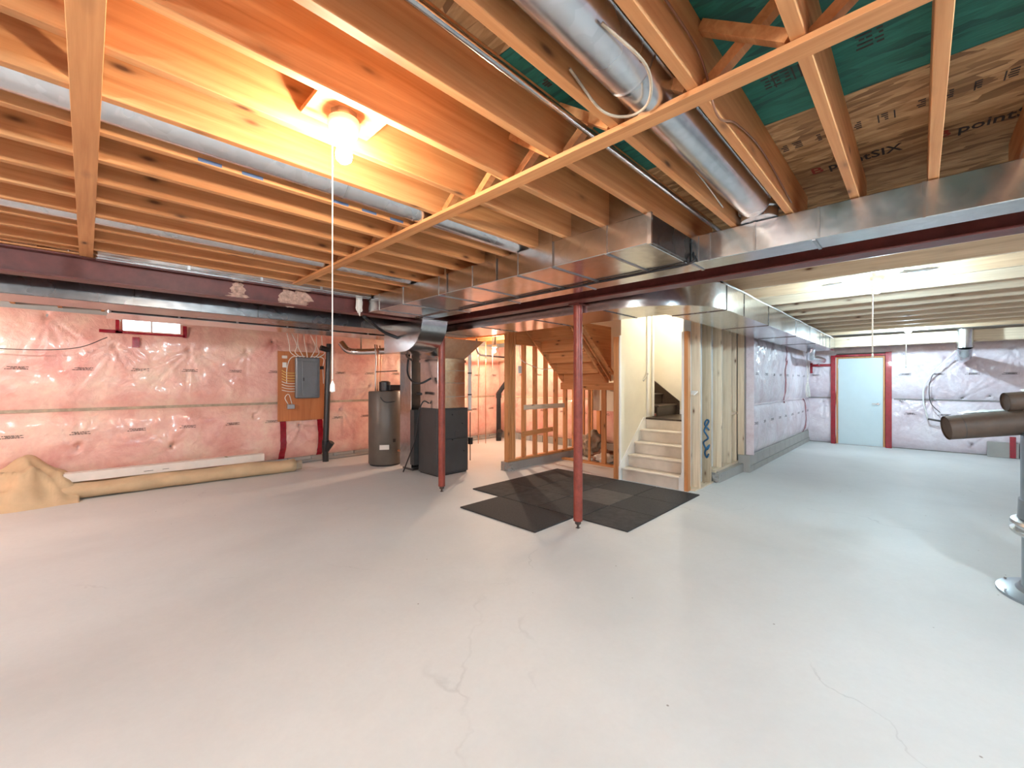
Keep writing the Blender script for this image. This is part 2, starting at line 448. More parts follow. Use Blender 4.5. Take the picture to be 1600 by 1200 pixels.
mk('insulation', bm, W['pink'], wl, smooth=True)
mk('seam_batten', box(XW, 7.7, YN-.045, YN-.02, 1.085, 1.125), W['bag'], wl)
bm = BM()
for k in range(27):
    x = XW+.41*k
    mk('block', box(x+.006, x+.404, YN-.075, YN, .0, .098, bev=.006), W['block'], wl)
marks(wl, A0, A1, An, sl, [(1.67, .15), (.80, .10)], .585, 4)
for (u0, u1) in ((3.2+2.40, 3.2+2.50), (3.2+3.05, 3.2+3.15)):
    ribbon(wl, 'red_tape', A0, A1, An, sl, u0, u1, .10, .78, W['tape'], off=.01, wob=.012, seed=u0)
mk('concrete_footing', box(2.6, 7.7, YN-.16, YN-.076, 0, .05, bev=.015), W['curb'], wl)

# window high on the left-hand wall
wn = struct('window_1', (.68, YN, 2.2))
wd = emis('window_daylight', (.93, .97, 1), 3.0)
m, nt, b = nodes('window_glass'); b.inputs['Base Color'].default_value = (.85, .92, .95, 1); b.inputs['Roughness'].default_value = .05; b.inputs['Transmission Weight'].default_value = 1
W['glass'] = m
mk('daylight_well', box(.30, 1.06, YN-.012, YN-.004, 2.18, 2.44), wd, wn)
for a in (box(.32, 1.04, YN-.05, YN-.014, 2.205, 2.225), box(.32, 1.04, YN-.05, YN-.014, 2.40, 2.42), box(.32, .345, YN-.05, YN-.014, 2.225, 2.40), box(1.015, 1.04, YN-.05, YN-.014, 2.225, 2.40)):
    mk('window_frame', a, W['white'], wn)
mk('mullion', box(.665, .690, YN-.05, YN-.016, 2.225, 2.40), W['white'], wn)
for a, c in ((.345, .665), (.690, 1.015)): mk('pane', box(a, c, YN-.036, YN-.030, 2.225, 2.40), W['glass'], wn)
for (x0, x1, z0, z1) in ((.28, 1.07, 2.172, 2.200), (.285, .325, 2.17, 2.36), (1.035, 1.085, 2.16, 2.34), (.12, .36, 2.17, 2.215), (.46, .54, 1.98, 2.13)):
    mk('red_tape', box(x0, x1, YN-.128, YN-.118, z0, z1, bev=.003), W['tape'], wn)

# back wall behind the stairs (x = 7.9)
wb = backing('wall_back', 7.90, 8.08, 3.3, YN)
B0, B1, Bn = (7.88, 3.35), (7.88, YN), (-1, 0)
bm, sb = insulated('ins', B0, B1, Bn, .16, 2.42, 1.10, W['pink'], seed=5, anchors=[(.9, .6, 6, 20, 170, .7), (2.4, 1.5, 5, 60, 300, .7), (4.2, .8, 5, 60, 200, .6)])
mk('insulation', bm, W['pink'], wb, smooth=True)
mk('seam_batten', box(7.85, 7.875, 3.4, YN-.1, 1.085, 1.12), W['ply'], wb)
for k in range(12): mk('block', box(7.82, 7.9, 3.34+.41*k, 3.34+.41*k+.398, 0, .155, bev=.006), W['block'], wb)
marks(wb, B0, B1, Bn, sb, [(1.67, .3), (.80, .2)], .585, 5)
ribbon(wb, 'red_tape', B0, B1, Bn, sb, 1.42, 1.50, .95, 1.42, W['tape'], off=.01, seed=2)

# wall to the right of the stairs (y = 2.05), block course showing
wr = backing('wall_right', 7.62, XE, 2.05, 2.25)
C0, C1, Cn = (7.60, 2.03), (XE, 2.03), (0, -1)
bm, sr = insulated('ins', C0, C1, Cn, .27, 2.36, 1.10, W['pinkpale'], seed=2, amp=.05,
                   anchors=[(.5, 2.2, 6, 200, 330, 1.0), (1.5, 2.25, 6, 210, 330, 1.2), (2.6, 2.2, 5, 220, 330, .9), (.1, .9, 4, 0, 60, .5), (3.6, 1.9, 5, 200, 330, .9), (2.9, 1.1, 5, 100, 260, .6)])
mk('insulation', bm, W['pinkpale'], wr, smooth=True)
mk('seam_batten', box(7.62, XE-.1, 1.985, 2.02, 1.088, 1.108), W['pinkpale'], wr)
for r_, (z0, z1) in enumerate(((0, .10), (.106, .285))):
    for k in range(13):
        x = 7.60+.41*k-(.2 if r_ == 0 else 0); x1 = min(x+.402, XE-.02); x = max(x, 7.60)
        if x1 > x+.02: mk('block', box(x, x1, 1.985 if r_ else 1.978, 2.05, z0, z1, bev=.006), W['block'], wr)
marks(wr, C0, C1, Cn, sr, [(1.63, .2), (.80, .15)], .56, 6)
ribbon(wr, 'red_tape', C0, C1, Cn, sr, 2.42, 2.50, 1.05, 2.2, W['tape'], off=.01, wob=.05, seed=3)
ribbon(wr, 'red_tape', C0, C1, Cn, sr, 4.40, 4.50, .25, 1.1, W['tape'], off=.01, wob=.06, seed=6)

# far wall with the white door (x = XE)
wf = backing('wall_far', XE, XE+.2, YS, 2.25)
D0, D1, Dn = (XE-.02, 2.0), (XE-.02, YS), (-1, 0)
anchF = [(2.4, 1.98, 6, 225, 330, .9), (2.75, 2.1, 7, 200, 300, .9), (3.0, 1.2, 7, 200, 345, .8), (2.2, 1.12, 6, 200, 330, .8), (2.62, 1.15, 7, 20, 160, .8), (1.75, 2.1, 6, 270, 350, 1.1),
         (3.3, 2.15, 6, 190, 300, .9), (3.6, 1.2, 5, 20, 150, .7), (1.7, 1.05, 5, 280, 355, .8), (2.75, .2, 6, 40, 150, .7), (.3, 1.0, 5, 200, 350, .6), (.2, 1.9, 5, 210, 330, .6)]
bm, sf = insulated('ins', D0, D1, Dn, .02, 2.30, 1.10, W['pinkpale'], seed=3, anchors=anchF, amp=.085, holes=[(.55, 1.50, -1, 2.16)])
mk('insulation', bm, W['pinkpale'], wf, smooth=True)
mk('seam_batten', box(XE-.055, XE-.03, -2.9, .42, 1.09, 1.112), W['mortar'], wf)
mk('seam_batten', box(XE-.055, XE-.03, 1.50, 2.0, 1.09, 1.112), W['mortar'], wf)
mk('sill_plate', box(XE-.16, XE, YS, 2.0, 2.30, 2.47), W['ply'], wf)
marks(wf, D0, D1, Dn, sf, [(1.66, .05), (1.66, 1.66), (.80, 1.75)], .50, 7, skip=(.28, 1.66))
for k in range(4):
    y = -.95-.42*k
    mk('block', box(XE-.20, XE-.13, y-.41, y-.005, .0, .30, bev=.008), W['block'], wf)
mk('red_tape', box(XE-.215, XE-.203, -1.32, -1.24, .01, .42), W['tape'], wf)
for (y0, y1, z0, z1) in ((.45, .555, .0, 2.16), (1.45, 1.54, .0, 2.12), (.555, 1.45, 2.08, 2.13), (1.53, 1.92, 1.86, 1.92), (1.90, 1.95, 1.70, 1.95)):
    mk('red_tape', box(XE-.150, XE-.02, y0, y1, z0, z1, bev=.004), W['tape'], wf)
# the door
dr = struct('door_1', (XE, .98, 0))
mk('slab', box(XE-.09, XE-.05, .60, 1.405, .012, 2.035, bev=.003), W['doorp'] if 'doorp' in W else W['white'], dr)
for a in (box(XE-.10, XE-.04, .565, .597, 0, 2.07), box(XE-.10, XE-.04, 1.408, 1.44, 0, 2.07), box(XE-.10, XE-.04, .597, 1.408, 2.04, 2.07)):
    mk('door_frame', a, W['orz'], dr)
mk('threshold', box(XE-.12, XE-.04, .565, 1.44, 0, .012), W['galvold'], dr)
hl = mk('door_handle', lathe(0, 0, [(.0, 0), (.028, 0), (.028, .01), (.012, .014), (.012, .05), (0, .05)], 16), W['chrome'], dr)
hl.rotation_euler = (0, -PI/2, 0); hl.location = (-.115, .68-.98, .98)
mk('lever', box(XE-.145, XE-.13, .675, .79, .97, .99, bev=.004), W['chrome'], dr)
for z in (.25, 1.05, 1.82): mk('hinge', box(XE-.105, XE-.093, 1.398, 1.412, z, z+.09), W['chrome'], dr)

# unseen walls that close the room behind the photographer
for nm, a in (('wall_near', (XW-.2, XW, YS, YN+.2)), ('wall_side', (XW, XE+.2, YS-.2, YS))):
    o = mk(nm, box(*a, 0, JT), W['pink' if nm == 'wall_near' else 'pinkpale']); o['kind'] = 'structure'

# ------------------------------------------------------------------ ceiling: subfloor, joists, bridging
ce = struct('ceiling', (3, 2, JB))
STA = (5.02, 7.60, 2.28, 5.05)     # stairwell opening
def panel(x0, x1, y0, y1, mat): mk('subfloor_panel', box(x0+.002, x1-.002, y0+.002, y1-.002, JT, JT+.018), mat, ce)
xs = [(XW, -1.33), (-1.33, -.12), (-.12, 1.085), (1.085, 2.27), (2.27, 3.48)]
ys = [-3.0, -1.2, 1.24, 3.68, 6.12, 8.3]
for i, (x0, x1) in enumerate(xs):
    for y0, y1 in zip(ys, ys[1:]): panel(x0, x1, y0, y1, W['green'] if i == 3 else W['osb'])
x = 3.48
while x < XE:
    x1 = min(x+1.2, XE+.1)
    if x < 5: x1 = min(x1, STA[0])
    for y0, y1 in zip(ys, ys[1:]):
        if x1 > STA[0]+.01 and x < STA[1]:
            if y0 >= STA[3] : panel(x, x1, y0, y1, W['osb']); continue
            if y1 > STA[2]:
                if y0 < STA[2]: panel(x, x1, y0, STA[2], W['osb'])
                if y1 > STA[3]: panel(x, x1, STA[3], y1, W['osb'])
                continue
        panel(x, x1, y0, y1, W['osb'])
    x = x1
TJ = .038
# near bay: joists along X at y = -.066 + .298 k
j0 = None
YJ = [-.066+.298*k for k in range(-9, 16)]
for y in YJ:
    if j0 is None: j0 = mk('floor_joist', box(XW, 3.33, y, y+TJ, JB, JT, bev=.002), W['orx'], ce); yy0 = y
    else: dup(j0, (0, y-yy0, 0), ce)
mk('floor_joist', box(XW, 3.33, 4.52, 4.56, JB, JT), W['orx'], ce)
# beyond the long beam: joists along Y
def yjoists(xlist, y0, y1, mat):
    f0 = None
    for x in xlist:
        if f0 is None: f0 = mk('floor_joist', box(x, x+TJ, y0, y1, JB, JT, bev=.002), mat, ce); x0 = x
        else: dup(f0, (x-x0, 0, 0), ce)
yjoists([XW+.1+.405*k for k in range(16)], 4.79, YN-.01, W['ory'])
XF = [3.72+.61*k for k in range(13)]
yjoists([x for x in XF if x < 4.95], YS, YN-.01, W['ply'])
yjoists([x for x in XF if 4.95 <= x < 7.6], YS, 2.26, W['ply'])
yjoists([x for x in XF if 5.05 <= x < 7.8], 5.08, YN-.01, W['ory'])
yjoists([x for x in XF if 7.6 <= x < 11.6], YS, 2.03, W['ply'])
mk('floor_joist', box(4.98, 5.018, 2.26, 5.08, JB, JT), W['ory'], ce)
mk('floor_joist', box(7.60, 7.638, 2.26, 5.08, JB, JT), W['ory'], ce)
# flush laminated beam near the door
mk('trim_1', box(11.68, 11.80, YS, 2.03, 2.25, JB-.002, bev=.003), W['ply'])['kind'] = 'structure'
# strapping (two thin strips nailed under the joists)
mk('strapping', box(1.43, 1.505, -.07, 4.60, JB-.021, JB-.001, bev=.0015), W['ory'], ce)
mk('strapping', box(-.040, .036, -2.6, 4.60, JB-.021, JB-.001, bev=.0015), W['ory'], ce)
# cross bridging in every near bay
for a_, b_ in zip(YJ[7:], YJ[8:]):
    lo, hi = a_+TJ, b_
    for (xx, za, zb) in ((1.450, JB+.02, JT-.03), (1.490, JT-.03, JB+.02)):
        mk('cross_brace', bar((xx, lo+.004, za), (xx, hi-.004, zb), .036, .036, Vector((1, 0, 0))), W['orx'], ce)
for a_, b_ in zip(YJ[9:], YJ[10:]):
    for (xx, za, zb) in ((-.020, JB+.02, JT-.03), (.020, JT-.03, JB+.02)):
        mk('cross_brace', bar((xx, a_+TJ+.004, za), (xx, b_-.004, zb), .036, .036, Vector((1, 0, 0))), W['orx'], ce)
# blocking that carries the near bulb
mk('blocking', box(.58, .85, 1.462, 1.715, JB+.055, JB+.075), W['orx'], ce)
mk('blocking', box(5.2, 5.6, .15, .45, JB+.02, JB+.04), W['ply'], ce) if 0 else None
# blue lumber-crayon streaks on one joist
for k, u in enumerate((.35, .52, .95, 1.12, 1.30)):
    mk('crayon_mark', prism([(u, 0), (u+.10, .006), (u+.13, .016), (u+.04, .014)], 2.310, 2.3145, 'y') if 0 else box(u, u+.09, 2.3155, 2.3175, JB+.004, JB+.020), W['bluechalk'], ce)
# printing on the strand board: rows of stamp bars and the maker's lettering
def stamp(x, y0, y1, seed, h=.075, z=JT-.0012):
    rr = random.Random(seed); bm = BM(); y = y0
    while y < y1:
        k = rr.random()
        if k < .3: abox(bm, x-h/2, x+h/2, y, y+.005, z, z+.001)
        elif k < .75:
            for q in range(4):
                xx = x-h/2+h*q/4; abox(bm, xx, xx+.009, y, y+rr.uniform(.012, .03), z, z+.001)
        y += rr.uniform(.012, .035)
    mk('stamped_print', bm, W['ink'], ce)
stamp(2.72-.16, .23+.0, .02, 1) if 0 else None
stamp(2.58, .08, .20, 3); stamp(2.57, .29, .52, 4); stamp(2.57, -.28, .02, 5); stamp(1.96, .06, .20, 6, .10); stamp(1.96, .29, .44, 7, .09); stamp(1.70, .02, .12, 8, .08)
stamp(1.25, .62, .80, 9, .06); stamp(1.4, .86, .98, 10, .06); stamp(1.32, 1.0, 1.08, 11, .05); stamp(2.30, 1.2, 1.38, 12, .06)
for y_ in (.375, -.13):
    text_mesh('printed_lettering', 'pointSIX', .125, W['ink'], ce, (2.96, y_, JT-.002), (0, -1, 0), (-1, 0, 0), .0012, sx=.70)
    text_mesh('printed_lettering', 'B', .11, W['redink'], ce, (2.96, y_+.02, JT-.002), (0, -1, 0), (-1, 0, 0), .001, 'RIGHT')

# ------------------------------------------------------------------ steel beams and posts
def ibeam(name, label, axis, c, lo, hi, z0, z1, fl=.15, tw=.012, th=.014):
    t = thing(name, label, 'beam', ((lo+hi)/2, c, z0) if axis == 'x' else (c, (lo+hi)/2, z0))
    def b_(w0, w1, za, zb): return box(lo, hi, c+w0, c+w1, za, zb, bev=.002) if axis == 'x' else box(c+w0, c+w1, lo, hi, za, zb, bev=.002)
    mk('bottom_flange', b_(-fl/2, fl/2, z0, z0+th), W['red'], t)
    mk('top_flange', b_(-fl/2, fl/2, z1-th, z1), W['red'], t)
    mk('web', b_(-tw/2, tw/2, z0+th, z1-th), W['red'], t)
    return t
ba = ibeam('steel_beam', 'dark red steel beam along the left side above the insulated wall, with patches of dried foam', 'x', 4.70, XW, 3.31, 2.27, JB-.012)
bb = ibeam('steel_beam', 'long dark red steel beam crossing the room above the two red posts', 'y', 3.40, YS, 5.2, 2.27, JB-.012)
mk('wood_plate', box(XW, 3.31, 4.60, 4.80, JB-.011, JB-.001), W['orx'], ba)
mk('wood_plate', box(3.33, 3.48, YS, 4.55, JB-.011, JB-.001), W['ory'], bb)
def blob(bm, c, rx, ry, rz, seed, n=2, amp=.35):
    r = bmesh.ops.create_icosphere(bm, subdivisions=n, radius=1)
    for v in r['verts']:
        k = 1+amp*noise.noise(v.co*2.2+Vector((seed*3.1, 0, 0)))
        v.co = Vector(c)+Vector((v.co.x*rx*k, v.co.y*ry*k, v.co.z*rz*k))
    return bm
for i, (x, z, rx, rz) in enumerate(((1.02, 2.39, .05, .05), (1.02, 2.31, .07, .025), (1.47, 2.36, .085, .08), (1.60, 2.38, .08, .07), (1.52, 2.30, .11, .03), (2.62, 2.35, .05, .03), (2.75, 2.40, .03, .03), (3.05, 2.36, .05, .07))):
    mk('foam_patch', blob(BM(), (x, 4.69, z), rx, .012, rz, i+2, 3, .9), W['foam'], ba)
mk('foam_patch', blob(BM(), (2.20, 4.62, 2.37), .035, .03, .11, 31, 3, .5), W['carton'], ba)
def post(x, y, lab):
    t = thing('steel_post', lab, 'post', (x, y, 0), 'red telescopic posts')
    mk('shaft', lathe(x, y, [(0, .075), (.046, .075), (.046, 2.255), (0, 2.255)], 28), W['redpost'], t, smooth='auto')
    mk('top_plate', box(x-.075, x+.075, y-.065, y+.065, 2.255, 2.268), W['red'], t)
    mk('jack_screw', lathe(x, y, [(0, .0), (.012, 0), (.012, .03), (.016, .032), (.016, .04), (.03, .042), (.034, .075), (0, .075)], 16), W['soil'], t, smooth='auto')
    mk('base_plate', box(x-.018, x+.018, y-.018, y+.018, .0, .004), W['soil'], t)
post(3.49, 2.48, 'red steel post standing in the notch of the black rubber mats')
post(3.36, 4.62, 'red steel post in front of the dark grey furnace')

# ------------------------------------------------------------------ sheet-metal ducts
G = W['galv']
def cleats_y(parent, face_x, ylist, z0, z1, under=None):
    for y in ylist:
        mk('seam_cleat', box(face_x-.006, face_x+.001, y, y+.012, z0, z1), W['galv'], parent)
        if under: mk('seam_cleat', box(face_x, under, y, y+.016, z0-.006, z0+.001), W['galvold'], parent)
d1 = thing('trunk_duct', 'wide galvanised supply duct under the orange joists, its boxed end cap facing right', 'duct', (2.56, 2.8, 2.28))
mk('casing', box(2.28, 2.86, 1.13, 4.56, 2.285, JB-.006, bev=.004), G, d1)
cleats_y(d1, 2.28, (1.40, 1.83, 2.17, 2.70, 3.18, 3.80, 4.30), 2.285, JB-.008, 2.86)
mk('end_cap', box(2.285, 2.855, 1.112, 1.129, 2.29, JB-.01, bev=.004), W['galvdark'], d1)
mk('seam_cleat', box(2.272, 2.292, 1.105, 1.131, 2.28, JB-.007), W['galv'], d1)
for y in (1.83, 2.40, 3.05):
    mk('hanger_strap', box(2.268, 2.271, y, y+.028, 2.29, JB+.08), W['galv'], d1)
d2 = thing('trunk_duct', 'galvanised return duct running full length beside the dark red beam at right', 'duct', (2.98, 1, 2.28))
mk('casing', box(2.872, 3.09, YS, 4.50, 2.285, JB-.006, bev=.004), G, d2)
cleats_y(d2, 2.872, (-.42, -.02, .40, .72, .985, 1.06), 2.285, JB-.008)
for y in (-.4, .42, 1.1, 2.0, 2.9, 3.7): mk('seam_cleat', box(2.872, 3.09, y, y+.016, 2.279, 2.286), W['galvold'], d2)
mk('joint_rail', box(2.861, 2.871, 1.13, 4.5, 2.275, 2.290), W['galvdark'], d2)
# metal sheet panning between joists above the wide duct
for a_ in YJ[13:18]:
    t = mk('joist_panning', box(2.34, 2.352, a_+TJ+.002, a_+.298-.002, JB-.004, JT-.01), G, d1)
# duct that passes behind the beam, turns and runs to the door wall
d3 = thing('branch_duct', 'galvanised duct bending round behind the red beam toward the door wall', 'duct', (6, 1.6, 2.18))
out, inn = [], []
x0, x1, y0, y1 = 3.53, 4.20, 1.34, 1.88
out = [(3.53, 5.25), (3.53, 2.15)]
for k in range(9):
    t = k/8*PI/2; out.append((4.34-.81*math.cos(t), 2.15-.81*math.sin(t)))
out += [(11.55, 1.34), (11.55, 1.88), (4.20, 1.88), (4.20, 5.25)]
o = mk('casing', prism(out, 2.18, 2.42), G, d3, smooth='auto')
for x in (4.34, 4.9, 5.9, 7.5, 8.6, 9.6, 9.95, 10.3, 10.8): mk('seam_cleat', box(x, x+.014, 1.335, 1.341, 2.18, 2.42), W['galvdark'], d3)
for x in (4.34, 5.9, 7.6, 9.2): mk('seam_cleat', box(x, x+.014, 1.34, 1.88, 2.174, 2.181), W['galvdark'], d3)
for y in (2.2, 3.1, 4.0, 4.9): mk('seam_cleat', box(3.53, 4.2, y, y+.014, 2.174, 2.181), W['galvdark'], d3)
# ducts on the far side of the left beam
d4 = thing('branch_duct', 'long galvanised duct, darkened for shade, just behind the red beam above the insulated wall', 'duct', (.3, 5.4, 2.18))
mk('casing', box(XW, 3.45, 5.14, 5.66, 2.18, 2.42, bev=.004), W['galvdark'], d4)  # low light behind the beam put into this darker metal colour
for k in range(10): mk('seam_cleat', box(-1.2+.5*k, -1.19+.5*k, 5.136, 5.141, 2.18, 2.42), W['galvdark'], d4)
d5 = thing('branch_duct', 'shallow galvanised duct over the small window', 'duct', (1.6, 6.1, 2.18))
mk('casing', box(.15, 3.70, 5.84, 6.40, 2.18, 2.40, bev=.004), G, d5)
for k in range(7): mk('seam_cleat', box(.155+.55*k, .175+.55*k, 5.832, 5.841, 2.18, 2.40), W['galvold'], d5)
# elbow that drops from the trunks to the furnace
el = thing('duct_elbow', 'curved galvanised elbow dropping from the trunk ducts to the furnace plenum', 'duct', (3.2, 4.9, 1.9))
prof = [(4.42, 2.28)]
for k in range(10):
    t = k/9*PI/2; prof.append((4.42+.42*(1-math.cos(t)), 2.28-.40*math.sin(t)))
prof += [(5.30, 1.88), (5.30, 2.16)]
for k in range(6):
    t = PI/2*(1-k/5); prof.append((4.98-.10+.10*(1-math.cos(t))-.08, 2.26-.10*math.sin(t)))
prof = [(4.40, 2.28)] + [(4.84-.44*math.cos(k/9*PI/2), 2.28-.40*math.sin(k/9*PI/2)) for k in range(1, 10)] + [(5.34, 1.88), (5.34, 2.255), (4.62, 2.255), (4.60, 2.28)]
mk('casing', prism(prof, 2.92, 3.29, 'x'), G, el, smooth='auto')
mk('seam_cleat', prism([(a, z) for a, z in prof], 2.905, 2.92, 'x'), W['galv'], el)
mk('collar', box(2.89, 3.29, 4.36, 4.40, 2.262, 2.282), W['galv'], el)
mk('casing', loft([(3.29, 5.0, 1.90), (3.29, 5.34, 1.90), (3.29, 5.34, 2.17), (3.29, 5.0, 2.17)], [(3.80, 5.42, 1.86), (3.80, 5.85, 1.86), (3.80, 5.85, 2.17), (3.80, 5.42, 2.17)]), G, el)

# round pipes between joists
def round_pipe(lab, x0, x1, y, z, r, collars=(), mat=None):
    t = thing('round_duct', lab, 'pipe', ((x0+x1)/2, y, z-r))
    mk('pipe', tube([(x0, y, z), (x1, y, z)], r, 28), mat or W['galvpipe'], t, smooth='auto')
    for c in collars: mk('crimp_ring', tube([(c, y, z), (c+.012, y, z)], r+.004, 28), W['galv'], t, smooth='auto')
    mk('lock_seam', box(x0, x1, y-r-.004, y-r+.004, z-.006, z+.006), W['galvpipe'], t)
    return t
round_pipe('large bright round duct between the brown joists at upper right', XW, 2.76, .7025, JB+.075, .088, (.62, 1.28))
t = thing('duct_boot', 'round metal boot where the large round duct enters the top of the right-hand duct', 'pipe', (2.9, .70, JB))
mk('boot', lathe(2.88, .7025, [(0, JB-.003), (.10, JB-.003), (.10, JB+.05), (.115, JB+.055), (.115, JB+.17), (0, JB+.17)], 24), W['galvpipe'], t, smooth='auto')
round_pipe('grey round duct between joists beside the near bulb', XW, 2.36, 2.190, JB+.078, .085, (.95, 1.38))
round_pipe('thin grey round duct between joists in the left middle of the ceiling', XW, 2.36, 3.680, JB+.075, .075, (.9,))
t = mk('conduit', tube([(XW, .985, JB+.05), (3.1, .985, JB+.05)], .014, 10), W['galv'], smooth=True); tag(t, 'thin bright metal conduit beside the boxed end of the wide duct', 'pipe')
t = thing('panned_duct', 'bright folded metal pan lying on the left red beam next to the wooden strip', 'duct', (1.2, 4.5, JB))
mk('pan', box(.05, 2.27, 4.45, 4.515, JB-.035, JB+.06, bev=.01), W['galv'], t)
mk('flange', box(.05, 2.27, 4.515, 4.60, JB-.040, JB-.033), W['galv'], t)
for x in (.6, 1.15, 1.7): mk('seam_cleat', box(x, x+.02, 4.444, 4.451, JB-.035, JB+.06), W['galvold'], t)

# ------------------------------------------------------------------ furnace
fu = thing('furnace', 'dark grey furnace cabinet with a bright metal plenum on top', 'furnace', (4.1, 5.6, 0))
mk('cabinet', box(3.81, 4.43, 5.36, 5.88, .02, 1.06, bev=.006), W['furnace'], fu)
mk('access_panel', box(3.83, 4.41, 5.348, 5.36, .05, .56, bev=.004), W['furnace'], fu)
mk('access_panel', box(3.83, 4.41, 5.348, 5.36, .575, 1.04, bev=.004), W['furnace'], fu)
mk('base', box(3.83, 4.41, 5.38, 5.86, 0, .02), W['black'], fu)
for x, z in ((4.30, .80), (4.10, .55), (4.10, .95), (4.33, .35)): mk('knob', lathe(x, 5.343, [(0, z), (.014, z), (.014, z+.02), (0, z+.02)], 12), W['black'], fu)
mk('rating_label', box(4.15, 4.24, 5.344, 5.347, .60, .70), W['furnace'], fu)
pl = mk('plenum', box(3.84, 4.38, 5.38, 5.87, 1.06, 1.86, bev=.004), G, fu)
for z in (1.24, 1.46, 1.66): mk('seam_cleat', box(3.84, 4.38, 5.374, 5.381, z, z+.008), W['galvold'], pl)
mk('plenum_collar', box(3.825, 4.395, 5.365, 5.885, 1.80, 1.84), W['galv'], fu)
mk('transition', loft([(3.84, 5.38, 1.86), (4.38, 5.38, 1.86), (4.38, 5.87, 1.86), (3.84, 5.87, 1.86)], [(3.70, 5.26, 2.165), (4.70, 5.26, 2.165), (4.70, 5.87, 2.165), (3.70, 5.87, 2.165)]), G, fu)
mk('humidifier_line', tube(curve([(3.78, 5.95, 2.1), (3.66, 5.92, 1.9), (3.62, 5.90, 1.65), (3.62, 5.78, 1.50), (3.68, 5.62, 1.46), (3.80, 5.50, 1.54)]), .016, 10), W['black'], fu, smooth=True)
mk('valve', tube([(3.78, 5.82, 1.30), (3.72, 5.78, 1.30), (3.72, 5.66, 1.29)], .022, 10), W['black'], fu, smooth=True)
mk('drain_hose', tube(curve([(3.83, 5.60, 1.14), (3.76, 5.66, 1.17), (3.72, 5.72, 1.0), (3.70, 5.78, .6), (3.66, 5.9, .3), (3.60, 6.0, .02)]), .011, 8), W['black'], fu, smooth=True)
mk('switch_conduit', tube([(4.46, 5.34, .98), (4.46, 5.34, .18)], .008, 8), W['black'], fu)
mk('switch_box', box(4.43, 4.49, 5.31, 5.36, .45, .56), W['black'], fu)
vp = thing('vent_pipe', 'white plastic vent pipe rising behind the furnace corner', 'pipe', (4.44, 5.30, 1.06))
mk('pipe', tube([(4.40, 5.42, 1.06), (4.40, 5.42, 1.30)], .028, 14), W['pvc'], vp, smooth='auto') if 0 else None
mk('pipe', tube([(4.50, 5.40, 1.02), (4.50, 5.40, 2.14)], .030, 16), W['pvc'], vp, smooth='auto')
for z in (1.26, 1.62): mk('pipe_clamp', tube([(4.50, 5.40, z), (4.50, 5.40, z+.02)], .036, 16), W['black'], vp)
mk('bracket', box(4.44, 4.53, 5.37, 5.43, 1.0, 1.02), W['galvold'], vp)
rd = thing('return_duct', 'tall galvanised return drop between the water tank and the furnace', 'duct', (4.0, 6.15, 0))
mk('casing', box(3.76, 4.36, 6.02, 6.37, .05, 2.178, bev=.004), G, rd)
mk('filter_slot', box(3.74, 4.40, 5.90, 6.015, .12, 1.02), W['furnace'], rd)
mk('foot', box(3.80, 4.34, 6.04, 6.35, 0, .05), W['galvdark'], rd)

# ------------------------------------------------------------------ water tank
wt = thing('water_tank', 'brown grey water heater beside the galvanised return drop', 'water heater', (3.79, 6.93, 0))
TX, TY = 3.79, 6.93
mk('tank_body', lathe(TX, TY, [(0, .03), (.285, .03), (.29, .04), (.29, 1.30), (.28, 1.315), (0, 1.325)], 40), W['tank'], wt, smooth='auto')
mk('base_ring', lathe(TX, TY, [(0, 0), (.27, 0), (.27, .03), (0, .03)], 32), W['black'], wt, smooth='auto')
nx, ny = -.70, -.71
def facing(ang, z, r=.292): return Vector((TX+r*math.cos(ang), TY+r*math.sin(ang), z))
an = math.atan2(-TY, -TX)
p = facing(an, .34, .293); q = facing(an+.0, .34, .298)
for (a_, z_, w_, h_, m_) in ((an-.05, .30, .16, .08, 'label'), (an+.55, .42, .05, .06, 'black')):
    c_ = facing(a_, z_, .291); tn = Vector((-math.sin(a_), math.cos(a_), 0))
    mk('rating_plate' if m_ == 'label' else 'thermostat', bar(c_-tn*w_/2+Vector((0, 0, h_/2)), c_+tn*w_/2+Vector((0, 0, h_/2)), .012, h_), W[m_], wt)
mk('drain_valve', tube([facing(an+.85, .26, .28), facing(an+.85, .26, .36)], .018, 10), W['copper'], wt)
mk('vent_blower', box(TX-.02, TX+.20, TY-.20, TY+.02, 1.325, 1.43, bev=.012), W['black'], wt)
mk('vent_blower', lathe(TX-.02, TY-.02, [(0, 1.325), (.10, 1.325), (.10, 1.48), (.06, 1.50), (0, 1.50)], 20), W['black'], wt, smooth='auto')
mk('relief_hose', tube(curve([(TX-.15, TY-.12, 1.33), (TX-.20, TY-.2, 1.22), (TX-.14, TY-.27, 1.13), (TX+.02, TY-.31, 1.14)]), .008, 8), W['black'], wt, smooth=True)
for dx, dy, m_ in ((-.12, .06, 'copper'), (-.02, .14, 'copper'), (-.19, .0, 'galvold')):
    mk('supply_pipe', tube(curve([(TX+dx, TY+dy, 1.32), (TX+dx, TY+dy, 1.6), (TX+dx+.01, TY+dy, 1.9), (TX+dx, TY+dy+.02, 2.15)], 3), .011, 8), W[m_], wt, smooth=True)
mk('supply_pipe', tube([(TX-.19, TY, 1.66), (TX+.10, TY-.25, 1.68)], .009, 8), W['soil'], wt)
t = thing('vent_pipe', 'shiny horizontal vent pipe with an elbow above the water heater', 'pipe', (3.6, 7.2, 2.0))
mk('pipe', tube(curve([(3.3, 7.65, 2.20), (3.36, 7.5, 2.06), (3.5, 7.30, 2.03), (3.9, 6.9, 2.05), (4.3, 6.6, 2.06)], 5), .058, 18), W['galvpipe'], t, smooth='auto')
mk('hanger', box(3.50, 3.52, 7.29, 7.31, 2.08, JB), W['galv'], t)

